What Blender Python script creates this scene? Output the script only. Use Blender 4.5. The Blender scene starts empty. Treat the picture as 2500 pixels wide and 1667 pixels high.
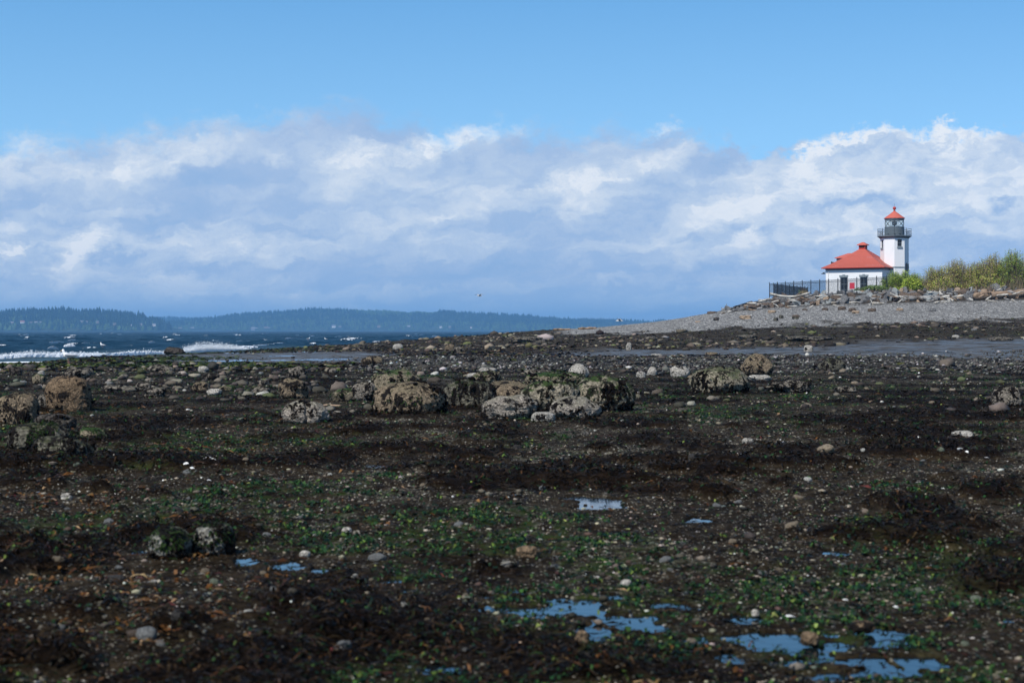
import bpy, bmesh, math, random
import numpy as np
from mathutils import Vector, Matrix, Euler

random.seed(7)
R = math.radians
scene = bpy.context.scene
COL = scene.collection

# ---------------------------------------------------------------- camera, sky, sun, exposure
SKYC = [(2.1, 2.45, 2.25), (2.0, 2.45, 2.25), (1.3, 2.0, 2.1), (0.95, 1.1, 1.2)]
F = 4166.7            # focal length in photo pixels (60 mm on a 36 mm sensor, photo 2500 px wide)
HY = 807.0            # row of the horizon in the photo
EYE = 1.5             # eye height above the tide flat
cam_data = bpy.data.cameras.new("camera")
cam = bpy.data.objects.new("camera", cam_data)
COL.objects.link(cam)
scene.camera = cam
cam.location = (0, 0, EYE)
cam.rotation_euler = (R(90), 0, 0)
cam_data.lens = 60
cam_data.sensor_width = 36
cam_data.shift_y = -(833.5 - HY) / 2500
cam_data.clip_start = 0.1
cam_data.clip_end = 40000
cam_data.dof.use_dof = True
cam_data.dof.focus_distance = 95
cam_data.dof.aperture_fstop = 4.0

SUN_ELEV, SUN_AZ = 50.0, 217.0      # azimuth clockwise from +Y: behind the camera to the left
sun_data = bpy.data.lights.new("sun", "SUN")
sun_data.energy = 4.8
sun_data.angle = R(0.5)
sun_data.color = (1.0, 0.965, 0.91)
sun = bpy.data.objects.new("sun", sun_data)
COL.objects.link(sun)
sd = Vector((math.sin(R(SUN_AZ)) * math.cos(R(SUN_ELEV)), math.cos(R(SUN_AZ)) * math.cos(R(SUN_ELEV)), math.sin(R(SUN_ELEV))))
sun.rotation_euler = sd.to_track_quat('Z', 'Y').to_euler()

scene.view_settings.view_transform = 'Standard'
scene.view_settings.look = 'None'
scene.view_settings.exposure = 0
scene.view_settings.gamma = 1
scene.view_settings.use_curve_mapping = False
scene.render.engine = 'CYCLES'
scene.cycles.max_bounces = 6
scene.cycles.diffuse_bounces = 2
scene.cycles.glossy_bounces = 2
scene.cycles.transmission_bounces = 4
scene.cycles.transparent_max_bounces = 8
scene.cycles.volume_bounces = 0
scene.cycles.caustics_reflective = False
scene.cycles.caustics_refractive = False


class NT:
    """small helper to wire shader nodes"""
    def __init__(self, tree):
        self.t = tree
        self.n = tree.nodes
        self.l = tree.links

    def new(self, kind, **kw):
        n = self.n.new(kind)
        for k, v in kw.items():
            setattr(n, k, v)
        return n

    def put(self, sock, v):
        if v is None:
            return
        if isinstance(v, bpy.types.NodeSocket):
            self.l.new(v, sock)
        else:
            if isinstance(v, (tuple, list)) and len(v) == 3 and sock.type == 'RGBA':
                v = (*v, 1)
            sock.default_value = v

    def math(self, op, a, b=None, c=None, clamp=False):
        n = self.new('ShaderNodeMath', operation=op, use_clamp=clamp)
        self.put(n.inputs[0], a)
        self.put(n.inputs[1], b)
        self.put(n.inputs[2], c)
        return n.outputs[0]

    def add(self, a, b): return self.math('ADD', a, b)
    def sub(self, a, b): return self.math('SUBTRACT', a, b)
    def mul(self, a, b): return self.math('MULTIPLY', a, b)

    def step(self, v, lo, hi, a=0.0, b=1.0):
        n = self.new('ShaderNodeMapRange', interpolation_type='SMOOTHSTEP')
        self.put(n.inputs[0], v)
        self.put(n.inputs[1], lo)
        self.put(n.inputs[2], hi)
        self.put(n.inputs[3], a)
        self.put(n.inputs[4], b)
        return n.outputs[0]

    def mix(self, f, a, b, blend='MIX'):
        n = self.new('ShaderNodeMix', data_type='RGBA', blend_type=blend)
        self.put(n.inputs[0], f)
        self.put(n.inputs[6], a)
        self.put(n.inputs[7], b)
        return n.outputs[2]

    def noise(self, vec, scale, detail=4, rough=0.55, dist=0.0, color=False):
        n = self.new('ShaderNodeTexNoise')
        self.put(n.inputs['Vector'], vec)
        n.inputs['Scale'].default_value = scale
        n.inputs['Detail'].default_value = detail
        n.inputs['Roughness'].default_value = rough
        n.inputs['Distortion'].default_value = dist
        return n.outputs['Color' if color else 'Fac']

    def voronoi(self, vec, scale, out='Distance', feature='F1'):
        n = self.new('ShaderNodeTexVoronoi', feature=feature)
        self.put(n.inputs['Vector'], vec)
        n.inputs['Scale'].default_value = scale
        return n.outputs[out]

    def ramp(self, fac, stops, interp='LINEAR'):
        n = self.new('ShaderNodeValToRGB')
        n.color_ramp.interpolation = interp
        e = n.color_ramp.elements
        while len(e) < len(stops):
            e.new(0.5)
        for k, (p, c) in enumerate(stops):
            e[k].position = p
            e[k].color = (*c, 1) if len(c) == 3 else c
        self.put(n.inputs[0], fac)
        return n.outputs[0]

    def xyz(self, x, y, z):
        n = self.new('ShaderNodeCombineXYZ')
        for k, v in enumerate((x, y, z)):
            self.put(n.inputs[k], v)
        return n.outputs[0]

    def sep(self, v):
        n = self.new('ShaderNodeSeparateXYZ')
        self.put(n.inputs[0], v)
        return n.outputs

    def vmul(self, v, s):
        n = self.new('ShaderNodeVectorMath', operation='MULTIPLY')
        self.put(n.inputs[0], v)
        n.inputs[1].default_value = s
        return n.outputs[0]

    def attr(self, name, out='Fac'):
        n = self.new('ShaderNodeAttribute', attribute_name=name)
        return n.outputs[out]

    def bump(self, h, strength=0.5, dist=0.1, normal=None):
        n = self.new('ShaderNodeBump')
        n.inputs['Strength'].default_value = strength
        n.inputs['Distance'].default_value = dist
        self.put(n.inputs['Height'], h)
        if normal is not None:
            self.put(n.inputs['Normal'], normal)
        return n.outputs[0]


# ---- sky: physical sky plus a bank of cloud that goes all the way round the horizon
SKY_STRENGTH = 0.1
world = bpy.data.worlds.new("World")
scene.world = world
world.use_nodes = True
W = NT(world.node_tree)
W.n.clear()
w_out = W.new('ShaderNodeOutputWorld')
w_bg = W.new('ShaderNodeBackground')
w_bg.inputs['Strength'].default_value = SKY_STRENGTH
W.l.new(w_bg.outputs[0], w_out.inputs[0])
d = W.new('ShaderNodeTexCoord').outputs['Generated']
dx, dy, dz = W.sep(d)
sky = W.new('ShaderNodeTexSky', sky_type='NISHITA', sun_disc=False)
sky.sun_elevation = R(SUN_ELEV)
sky.sun_rotation = R(SUN_AZ)
sky.air_density = 1.0
sky.dust_density = 0.0
sky.ozone_density = 3.0
rho = W.math('SQRT', W.add(W.mul(dx, dx), W.mul(dy, dy)))
el = W.math('DIVIDE', dz, W.math('MAXIMUM', rho, 0.001))         # tangent of the elevation
az = W.math('ARCTAN2', dx, dy)                                   # 0 straight ahead, + to the right
lift = W.add(W.mul(W.math('MAXIMUM', dz, 0.0), 0.75), 0.25)      # clear dry air: the horizon sky is as deep as higher up
W.put(sky.inputs[0], W.xyz(dx, dy, lift))
tint = W.ramp(W.math('MAXIMUM', el, 0.0), [(0.0, SKYC[0]), (0.11, SKYC[1]), (0.20, SKYC[2]), (0.6, SKYC[3])])
sky_col = W.mix(1.0, sky.outputs[0], tint, 'MULTIPLY')


def pa(px, py):
    u = (px - 1250) / F
    return math.atan(u), (HY - py) / F / math.sqrt(1 + u * u)


p2 = W.xyz(W.mul(az, 1.0), W.mul(el, 1.6), 0.0)
warp1 = W.noise(p2, 30, 8, 0.66)
warp2 = W.noise(W.xyz(W.add(az, 7.3), W.mul(el, 1.6), 3.1), 30, 8, 0.66)
azw = W.add(az, W.mul(W.sub(warp1, 0.5), 0.055))
elw = W.add(el, W.mul(W.sub(warp2, 0.5), 0.034))

tops = [(-700, 330), (20, 335), (120, 330), (230, 322), (330, 300), (430, 296), (540, 283), (660, 268), (780, 252), (900, 246), (960, 285), (1010, 292),
        (1080, 310), (1180, 298), (1280, 298), (1400, 310), (1560, 302), (1650, 300), (1740, 340), (1850, 370), (1960, 352), (2080, 318),
        (2150, 302), (2230, 318), (2330, 302), (2400, 328), (2500, 325), (3200, 320)]
stops = []
for px, py in tops:
    a, e = pa(px, py)
    stops.append(((a + 0.5) / 1.0, (e * 5, e * 5, e * 5)))
topv = W.mul(W.ramp(W.add(azw, 0.5), stops), 0.2)
edge_n = W.noise(W.xyz(W.mul(az, 1.0), W.mul(el, 1.3), 9.0), 60, 9, 0.66)
soft_side = W.step(az, 0.06, 0.15, 0.017, 0.006)
cover = W.math('DIVIDE', W.add(W.sub(topv, elw), W.mul(W.sub(edge_n, 0.5), 0.036)), soft_side)
cover = W.step(cover, -0.25, 1.0)

# light and shade inside the bank: long streaks that climb to the right
strk = W.xyz(W.mul(azw, 1.0), W.mul(W.sub(elw, W.mul(azw, 0.22)), 2.6), 1.7)
b1 = W.noise(strk, 13, 9, 0.58)
b2 = W.noise(W.xyz(W.mul(azw, 1.0), W.mul(elw, 1.9), 5.5), 34, 8, 0.6)
b3 = W.noise(W.xyz(W.mul(azw, 1.0), W.mul(W.sub(elw, W.mul(azw, 0.10)), 1.7), 2.9), 75, 7, 0.62)
bil = W.sub(1.0, W.math('ABSOLUTE', W.mul(W.sub(W.noise(W.xyz(az, W.mul(el, 1.5), 4.4), 42, 8, 0.6, 0.4), 0.5), 3.2)))
bright = W.add(W.add(W.mul(W.sub(b1, 0.5), 1.30), W.mul(W.sub(b2, 0.5), 0.58)), W.add(W.mul(W.sub(b3, 0.5), 0.42), W.mul(W.sub(bil, 0.6), 0.10)))
wisp = W.noise(W.xyz(W.mul(azw, 0.8), W.mul(W.sub(elw, W.mul(azw, 0.06)), 5.0), 8.2), 16, 8, 0.6)
bright = W.add(bright, W.mul(W.mul(W.sub(wisp, 0.47), 1.5), W.step(el, 0.10, 0.055)))
bright = W.add(bright, 0.60)
PUFFS = [  # px, py, rx, ry, tilt, gain : where the bank is brightest or bluest
    (1160, 325, 130, 20, 0.25, .55), (1050, 365, 60, 26, 0.2, .35), (880, 385, 110, 45, 0.15, .38), (1330, 455, 130, 30, 0.15, .34), (1060, 465, 70, 28, 0, .34),
    (1570, 400, 190, 26, 0.3, .32), (1620, 303, 42, 12, 0.15, .55), (2085, 335, 120, 24, 0.35, .75), (2330, 325, 85, 34, -0.1, .5), (1990, 368, 70, 12, 0.1, .4),
    (2250, 440, 330, 110, 0.1, .30), (1850, 470, 260, 80, 0.15, .22), (420, 385, 190, 40, 0.25, .28), (120, 425, 90, 30, 0.1, .18), (55, 360, 60, 50, 0, .3),
    (175, 625, 60, 34, 0.5, .42), (55, 618, 28, 12, 0.2, .4), (600, 625, 150, 26, 0.05, .24), (260, 560, 70, 30, 0.5, .26), (600, 280, 70, 30, 0.2, .2), (680, 378, 26, 14, 0, .34),
    (725, 727, 40, 14, 0.1, .4), (260, 720, 50, 20, 0.3, .3), (1400, 525, 60, 22, 0.1, .3), (1800, 580, 50, 18, 0.1, .3), (1470, 610, 60, 18, 0.1, .2), (2000, 580, 420, 90, 0.1, .14),
    (780, 290, 230, 40, 0.15, -.12), (900, 315, 130, 40, 0, -.2), (1310, 335, 170, 34, 0.25, -.22), (700, 505, 90, 30, 0, -.32), (520, 430, 90, 24, 0.2, -.3),
    (1300, 690, 500, 70, 0, -.18), (1330, 560, 240, 40, 0, -.2), (2080, 497, 170, 12, 0.13, -.5), (2480, 490, 26, 12, 0, -.6), (2430, 610, 150, 40, 0, -.3), (1750, 660, 300, 60, 0, -.12),
    (300, 480, 170, 30, 0.15, -.15), (1500, 330, 120, 18, 0.3, -.2), (1600, 520, 220, 30, 0.2, -.12)]
pmod = W.step(W.add(W.mul(b2, .55), W.mul(b3, .45)), .34, .60, .50, 1.25)
for px, py, rx, ry, tl, g in PUFFS:
    a0, e0 = pa(px, py)
    da = W.sub(azw, a0)
    de = W.sub(W.sub(elw, e0), W.mul(da, tl))
    qa = W.mul(da, F / rx)
    qe = W.mul(de, F / ry)
    q = W.math('MULTIPLY_ADD', qa, qa, W.mul(qe, qe))
    bright = W.math('MULTIPLY_ADD', W.mul(W.math('EXPONENT', W.mul(q, -0.9)), pmod), g, bright)
bright = W.mul(W.step(bright, -0.25, 1.25), 1.0)
k = 1.0 / SKY_STRENGTH
cl = W.ramp(bright, [(0.0, (.28, .455, .735)), (0.28, (.34, .50, .76)), (0.50, (.40, .54, .775)), (0.72, (.52, .64, .82)), (0.90, (.68, .765, .88)), (1.0, (.88, .915, .96))])
low = W.step(el, 0.035, 0.002, 0.0, 0.75)
cl = W.mix(low, cl, (.35, .55, .82))
n = W.new('ShaderNodeVectorMath', operation='SCALE')
W.put(n.inputs[0], cl)
n.inputs['Scale'].default_value = k
dens = W.mul(cover, 0.95)
final = W.mix(dens, sky_col, n.outputs[0])
W.put(w_bg.inputs[0], final)
world.cycles.sampling_method = 'MANUAL'
world.cycles.sample_map_resolution = 512

# ---------------------------------------------------------------- numpy helpers
rng = np.random.default_rng(11)


def _hash(ix, iy, iz, seed):
    h = (ix.astype(np.uint32) * np.uint32(374761393) + iy.astype(np.uint32) * np.uint32(668265263)
         + iz.astype(np.uint32) * np.uint32(2246822519) + np.uint32((seed * 3266489917 + 12345) & 0xFFFFFFFF))
    h = (h ^ (h >> np.uint32(13))) * np.uint32(1274126177)
    h = (h ^ (h >> np.uint32(15))) * np.uint32(2246822519)
    return ((h ^ (h >> np.uint32(16))) & np.uint32(0xFFFFFF)).astype(np.float32) / 16777215.0


def vn2(x, y, seed=0):
    x = np.asarray(x, dtype=np.float64); y = np.asarray(y, dtype=np.float64)
    fx = np.floor(x); fy = np.floor(y)
    ix = fx.astype(np.int64); iy = fy.astype(np.int64); iz = np.zeros_like(ix)
    tx = x - fx; ty = y - fy
    tx = tx * tx * tx * (tx * (tx * 6 - 15) + 10); ty = ty * ty * ty * (ty * (ty * 6 - 15) + 10)
    a = _hash(ix, iy, iz, seed); b = _hash(ix + 1, iy, iz, seed)
    c = _hash(ix, iy + 1, iz, seed); e = _hash(ix + 1, iy + 1, iz, seed)
    return (a + (b - a) * tx) * (1 - ty) + (c + (e - c) * tx) * ty


def vn3(p, seed=0):
    f = np.floor(p); t = p - f
    i = f.astype(np.int64)
    t = t * t * (3 - 2 * t)
    out = 0
    for ox in (0, 1):
        for oy in (0, 1):
            for oz in (0, 1):
                w = (t[:, 0] if ox else 1 - t[:, 0]) * (t[:, 1] if oy else 1 - t[:, 1]) * (t[:, 2] if oz else 1 - t[:, 2])
                out = out + w * _hash(i[:, 0] + ox, i[:, 1] + oy, i[:, 2] + oz, seed)
    return out


def fbm(x, y, octaves=4, seed=0, gain=0.5):
    s = 0; a = 1; tot = 0
    for o in range(octaves):
        s = s + a * vn2(x * 2.03 ** o + 17.3 * o, y * 2.03 ** o - 9.1 * o, seed + o)
        tot += a; a *= gain
    return s / tot - 0.5          # about -0.5 .. 0.5


def fbm3(p, octaves=4, seed=0, gain=0.5):
    s = 0; a = 1; tot = 0
    for o in range(octaves):
        s = s + a * vn3(p * 2.03 ** o + 13.7 * o, seed + o); tot += a; a *= gain
    return s / tot - 0.5


def sm(x, a, b):
    t = np.clip((x - a) / (b - a), 0, 1)
    return t * t * (3 - 2 * t)


def mesh_np(name, verts, faces, attrs=None, colors=None, smooth=False):
    """verts (n,3), faces (m,k) all with k corners"""
    verts = np.ascontiguousarray(verts, dtype=np.float32); faces = np.ascontiguousarray(faces, dtype=np.int32)
    me = bpy.data.meshes.new(name)
    m, k = faces.shape
    me.vertices.add(len(verts)); me.vertices.foreach_set("co", verts.ravel())
    me.loops.add(m * k); me.loops.foreach_set("vertex_index", faces.ravel())
    me.polygons.add(m)
    me.polygons.foreach_set("loop_start", np.arange(0, m * k, k, dtype=np.int32))
    me.polygons.foreach_set("loop_total", np.full(m, k, dtype=np.int32))
    me.polygons.foreach_set("use_smooth", np.full(m, smooth, dtype=bool))
    for an, av in (attrs or {}).items():
        at = me.attributes.new(an, 'FLOAT', 'POINT'); at.data.foreach_set("value", np.asarray(av, dtype=np.float32).ravel())
    for an, av in (colors or {}).items():
        at = me.attributes.new(an, 'FLOAT_COLOR', 'POINT')
        av = np.asarray(av, dtype=np.float32)
        if av.shape[1] == 3:
            av = np.hstack([av, np.ones((len(av), 1), np.float32)])
        at.data.foreach_set("color", av.ravel())
    me.update(calc_edges=True)
    return me


def link(name, data, mat=None, parent=None, loc=None, rot=None, scale=None):
    o = bpy.data.objects.new(name, data)
    COL.objects.link(o)
    if mat is not None and data is not None and len(data.materials) == 0:
        data.materials.append(mat)
    if parent is not None:
        o.parent = parent
    if loc is not None:
        o.location = loc
    if rot is not None:
        o.rotation_euler = rot
    if scale is not None:
        o.scale = scale
    return o


def tag(o, label=None, cat=None, group=None, kind=None):
    if label: o['label'] = label
    if cat: o['category'] = cat
    if group: o['group'] = group
    if kind: o['kind'] = kind
    return o


def empty(name, loc=(0, 0, 0), rz=0):
    o = bpy.data.objects.new(name, None)
    COL.objects.link(o)
    o.location = loc; o.rotation_euler = (0, 0, rz); o.empty_display_size = 0.2
    return o


def grid_faces(nr, nc):
    i = np.arange(nr - 1)[:, None] * nc + np.arange(nc - 1)[None, :]
    i = i.ravel()
    return np.stack([i, i + 1, i + nc + 1, i + nc], 1)


def material(name):
    m = bpy.data.materials.new(name)
    m.use_nodes = True
    t = NT(m.node_tree)
    t.n.clear()
    out = t.new('ShaderNodeOutputMaterial')
    b = t.new('ShaderNodeBsdfPrincipled')
    t.l.new(b.outputs[0], out.inputs[0])
    t.b = b
    t.out = out
    return m, t


def plain(name, col, rough=0.7, spec=0.3, var=0.0, scale=8, bump=0.0, metal=0):
    m, t = material(name)
    t.b.inputs['Roughness'].default_value = rough
    t.b.inputs['Specular IOR Level'].default_value = spec
    t.b.inputs['Metallic'].default_value = metal
    co = t.new('ShaderNodeTexCoord').outputs['Object']
    nz = t.noise(co, scale, 5, 0.6)
    c2 = tuple(min(1, max(0, c * (1 - var))) for c in col); c3 = tuple(min(1, c * (1 + var)) for c in col)
    t.put(t.b.inputs['Base Color'], t.ramp(nz, [(0.3, c2), (0.7, c3)]))
    if bump:
        t.put(t.b.inputs['Normal'], t.bump(nz, bump, 0.05))
    return m


# ---------------------------------------------------------------- the lie of the land
# for each column of sight (photo column) the ground's height at a number of distances
SEA = -0.35
PROFILE = [
    (-6000, [(0, 0), (70, 0), (88, -.33), (130, -.9), (330, -3)]),
    (20, [(0, 0), (78, 0), (89, -.33), (130, -.9), (330, -3)]),
    (240, [(0, 0), (80, 0), (108, -.2), (120, -.38), (160, -1), (330, -3)]),
    (450, [(0, 0), (80, 0), (120, -.2), (140, -.40), (200, -1.5), (330, -3)]),
    (700, [(0, 0), (80, 0), (140, -.1), (170, -.27), (182, -.42), (240, -2), (330, -4)]),
    (850, [(0, 0), (80, 0), (140, 0.0), (185, -.05), (200, -.3), (240, -2), (330, -4)]),
    (1000, [(0, 0), (80, 0), (110, 0), (150, .12), (198, .32), (215, 0), (230, -1), (330, -4)]),
    (1200, [(0, 0), (80, 0), (112, .03), (160, .5), (200, 1.1), (215, .7), (240, -1.2), (330, -4)]),
    (1300, [(0, 0), (80, 0), (112, .02), (165, .8), (200, 1.46), (220, 1), (250, -1.5), (330, -4)]),
    (1450, [(0, 0), (80, 0), (115, .02), (165, 1.15), (200, 1.84), (225, 1.2), (260, -1.5), (330, -4)]),
    (1600, [(0, 0), (82, 0), (128, .02), (168, 1.45), (200, 2.55), (230, 1.6), (262, -1.5), (330, -4)]),
    (1750, [(0, 0), (84, 0), (130, .1), (166, 1.75), (192, 3.4), (204, 3.75), (240, 2), (275, -1.5), (330, -4)]),
    (1820, [(0, 0), (84, 0), (130, .14), (165, 1.9), (191, 3.8), (206, 4.9), (240, 4.3), (280, -1.5), (330, -4)]),
    (1900, [(0, 0), (84, 0), (130, .2), (165, 2.0), (191, 4.1), (207, 5.55), (218, 5.9), (268, 6.0), (290, -1.5), (330, -4)]),
    (2100, [(0, 0), (84, 0), (130, .5), (165, 2.3), (191, 4.45), (204, 6.15), (218, 6.3), (275, 6.2), (300, -1.5), (330, -4)]),
    (2480, [(0, 0), (82, 0), (130, .82), (165, 2.45), (189, 4.72), (204, 6.4), (218, 6.4), (285, 6.2), (310, 0), (330, -3)]),
    (8000, [(0, 0), (82, 0), (130, .85), (165, 2.5), (189, 4.8), (204, 6.7), (218, 6.5), (285, 6.2), (310, 0), (330, -3)]),
]
_py = np.arange(0, 341, 1.0)
_pu = np.linspace(-1.0, 1.0, 801)
_tab = np.array([np.interp(_py, [a for a, b in pr], [b for a, b in pr]) for _, pr in PROFILE])
_us = np.array([(c - 1250) / F for c, _ in PROFILE])
_tab = np.array([np.interp(_pu, _us, _tab[:, j]) for j in range(len(_py))])        # rows distance, cols u
kern = np.hanning(13); kern /= kern.sum()
_tab = np.apply_along_axis(lambda r: np.convolve(np.pad(r, 6, 'edge'), kern, 'valid'), 1, _tab)
kern = np.hanning(9); kern /= kern.sum()
_tab = np.apply_along_axis(lambda r: np.convolve(np.pad(r, 4, 'edge'), kern, 'valid'), 0, _tab)


def base_z(X, Y):
    X = np.asarray(X, float); Y = np.asarray(Y, float)
    u = np.clip(X / np.maximum(Y, 1.0), -0.999, 0.999)
    fi = np.clip((u + 1) / 2 * 800, 0, 799.999); fj = np.clip(Y, 0, 339.999)
    i = fi.astype(int); j = fj.astype(int); a = fi - i; b = fj - j
    return (_tab[j, i] * (1 - a) + _tab[j, i + 1] * a) * (1 - b) + (_tab[j + 1, i] * (1 - a) + _tab[j + 1, i + 1] * a) * b


def col_of(X, Y):
    return 1250 + F * X / np.maximum(Y, 1.0)


def hit(px, py):
    """point of the smooth ground seen at a photo pixel"""
    Y = np.concatenate([np.linspace(4, 60, 1500), np.linspace(60, 300, 3000)])
    u = (px - 1250) / F
    zr = EYE + (HY - py) / F * Y
    zg = base_z(u * Y, Y)
    k = np.argmax(zr <= zg) if np.any(zr <= zg) else len(Y) - 1
    return float(u * Y[k]), float(Y[k]), float(zg[k])


# pools left by the tide: photo column, row, half width, half height
POOLS = [(1462, 1230, 62, 15), (1420, 1214, 60, 5), (1285, 1480, 95, 24), (1205, 1456, 40, 9), (1340, 1504, 55, 14), (1380, 1462, 60, 9), (1455, 1540, 38, 18), (1500, 1512, 70, 16), (1440, 1478, 40, 20),
         (1560, 1500, 60, 10), (1740, 1512, 50, 13), (1835, 1520, 70, 26), (1890, 1562, 95, 26), (1975, 1590, 80, 22), (2090, 1570, 120, 18), (2150, 1545, 80, 12), (2235, 1615, 75, 20), (2200, 1640, 110, 8),
         (1790, 1606, 34, 14), (1985, 1645, 90, 8), (1090, 1632, 65, 13), (700, 1380, 38, 13), (610, 1366, 36, 9), (785, 1388, 30, 9), (340, 1346, 24, 7), (960, 1415, 30, 8), (1003, 1440, 26, 9),
         (2045, 1348, 34, 6), (1705, 1270, 36, 6), (905, 1136, 40, 6), (2385, 1145, 18, 4), (1260, 1205, 20, 4), (2480, 1508, 60, 7), (1650, 1478, 60, 6), (1600, 1530, 40, 8), (1700, 1560, 46, 8), (2020, 1545, 60, 8), (2110, 1612, 70, 9), (1930, 1615, 60, 9), (1250, 1440, 36, 5), (1490, 1455, 36, 5),
         (690, 879, 110, 3.2), (840, 876, 90, 2.6), (560, 880, 60, 2.6), (970, 883, 50, 1.8), (1690, 861, 70, .8), (1850, 863, 110, .9), (2050, 858, 90, .8), (2290, 856, 90, .7), (620, 860, 60, 1.6), (780, 858, 60, 1.5), (700, 868, 50, 1.4)]
POOLW = []
for px, py, rx, ry in POOLS:
    x, y, z = hit(px, py)
    y2 = hit(px, py - ry)[1]; y1 = hit(px, py + ry)[1]
    POOLW.append((x, (y1 + y2) / 2, rx * y / F, max((y2 - y1) / 2, 0.12), z))


# thick dark mats of weed: photo column, row, half width, half height, lean
MATS = [(620, 1395, 330, 34, .12), (950, 1440, 260, 40, .22), (1150, 1470, 140, 30, .15), (1500, 1610, 420, 34, -.02), (1780, 1560, 130, 40, .3), (120, 1630, 260, 24, 0), (1150, 1185, 330, 14, .02), (1420, 1180, 120, 10, 0), (1950, 1195, 240, 16, .05),
        (2150, 1320, 260, 26, .02), (2420, 1420, 120, 30, 0), (1850, 1350, 150, 14, .05), (250, 1130, 260, 14, 0), (700, 1190, 260, 16, 0), (1900, 1100, 300, 10, 0), (2300, 1060, 260, 8, 0), (700, 1060, 300, 9, 0), (1300, 1070, 500, 8, 0), (420, 1330, 200, 40, 0),
        (2000, 960, 400, 6, 0), (600, 960, 300, 6, 0), (1750, 1640, 200, 16, 0), (2250, 1250, 200, 10, 0), (900, 1300, 130, 16, 0)]
MATW = []
for px, py, rx, ry, le in MATS:
    x, y, z = hit(px, py)
    y2 = hit(px, py - ry)[1]; y1 = hit(px, py + ry)[1]
    MATW.append((x, (y1 + y2) / 2, rx * y / F, max((y2 - y1) / 2, .15), -le * y / EYE))


def mats(X, Y):
    n_ = 1.45 * fbm(X / 1.9, Y / 2.1, 4, 61) + .7 * fbm(X / .55, Y / .7, 3, 60)
    for (x, y, rx, ry, le) in MATW:
        m = (np.abs(X - x) < 1.6 * rx) & (np.abs(Y - y) < 1.6 * ry + 1.6 * rx * abs(le))
        if np.any(m):
            q = ((X[m] - x) / rx) ** 2 + ((Y[m] - y - le * (X[m] - x)) / ry) ** 2
            n_[m] += (.30 if y < 13 else .17) * np.exp(-q * .9)
    n_ = sm(n_, .0, .20)
    for (x, y, rx, ry, zz) in POOLW:
        if y < 40:
            m = (np.abs(X - x) < 2.5 * rx + .4) & (np.abs(Y - y) < 2.5 * ry + .5)
            if np.any(m):
                q = ((X[m] - x) / (rx + .12)) ** 2 + ((Y[m] - y) / (ry + .25)) ** 2
                n_[m] *= 1 - .85 * np.exp(-q * .8)
    return n_ * (1 - sm(Y, 60, 68))


def zones(X, Y):
    """how much of each ground cover lies at a point (before fine noise in the material)"""
    p = col_of(X, Y)
    yy = Y * (1 + 0.10 * fbm(X / 7.0, Y / 9.0, 3, 5))
    n1 = fbm(X / 9, Y / 12, 4, 21); n2 = fbm(X / 2.1, Y / 3.2, 4, 31); n3 = fbm(X / 0.55, Y / 0.8, 3, 41)
    pebble = sm(yy, 58, 66) * (1 - sm(yy, 92, 102)) * sm(p + 250 * n1, 800, 1000)
    lo = np.interp(p, [900, 1300, 1600, 1900, 2480], [100, 100, 102, 98, 84])
    hi = np.interp(p, [900, 1300, 1600, 1900, 2480], [102, 112, 126, 130, 130])
    sand = sm(yy, lo - 3, lo + 3) * (1 - sm(yy, hi - 4, hi + 4)) * sm(p, 1150, 1500)
    sandl = sm(yy, 76, 83) * (1 - sm(yy, 112, 138)) * sm(p + 200 * n1, 240, 480) * (1 - sm(p + 200 * n1, 860, 1000))
    green_band = (sm(yy, 68, 72) * (1 - sm(yy, 76, 81)) * (1 - sm(p + 200 * n1, 560, 900))
                  + sm(yy, 84, 88) * (1 - sm(yy, 98, 110)) * (1 - sm(p + 250 * n1, 380, 620))
                  + 0.8 * sm(yy, 125, 135) * (1 - sm(p, 700, 900)))
    grav = sm(Y + 16 * n2 + 10 * n1, 154, 172) * sm(p + 120 * n1, 1290, 1420)
    shade_soil = sm(Y, 189.5, 192) * sm(p, 1740, 1800)  # dark earth that also stands in for shade between the riprap rocks
    strand = np.clip(sm(Y, 128, 140) * (1 - grav), 0, 1)
    near = 1 - sm(Y, 58, 66)
    green = np.clip(green_band, 0, 1) + near * sm(n2 * 1.2 + n3 * 0.9 + 0.35 * n1 + 0.04 * sm(20 - Y, -12, 8), 0.06, 0.26) + 0.8 * strand * sm(n2 + n3 * .6, 0.12, 0.26)
    shell = near * sm(0.9 * fbm(X / 3.1 + 40, Y / 4.2, 4, 51) + 0.8 * n3, 0.04, 0.28) + strand * sm(fbm(X / 2.5, Y / 6, 4, 53) + n3 * .5, 0.16, 0.3)
    mat = mats(X, Y)
    shell = shell * (1 - .9 * mat); green = green * (1 - .85 * mat * near)
    return dict(mat=mat, pebble=np.clip(pebble, 0, 1), sand=np.clip(sand + sandl, 0, 1), green=np.clip(green, 0, 1), gravel=np.clip(grav, 0, 1), shell=np.clip(shell, 0, 1), shade_soil=shade_soil, n=n1)


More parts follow.
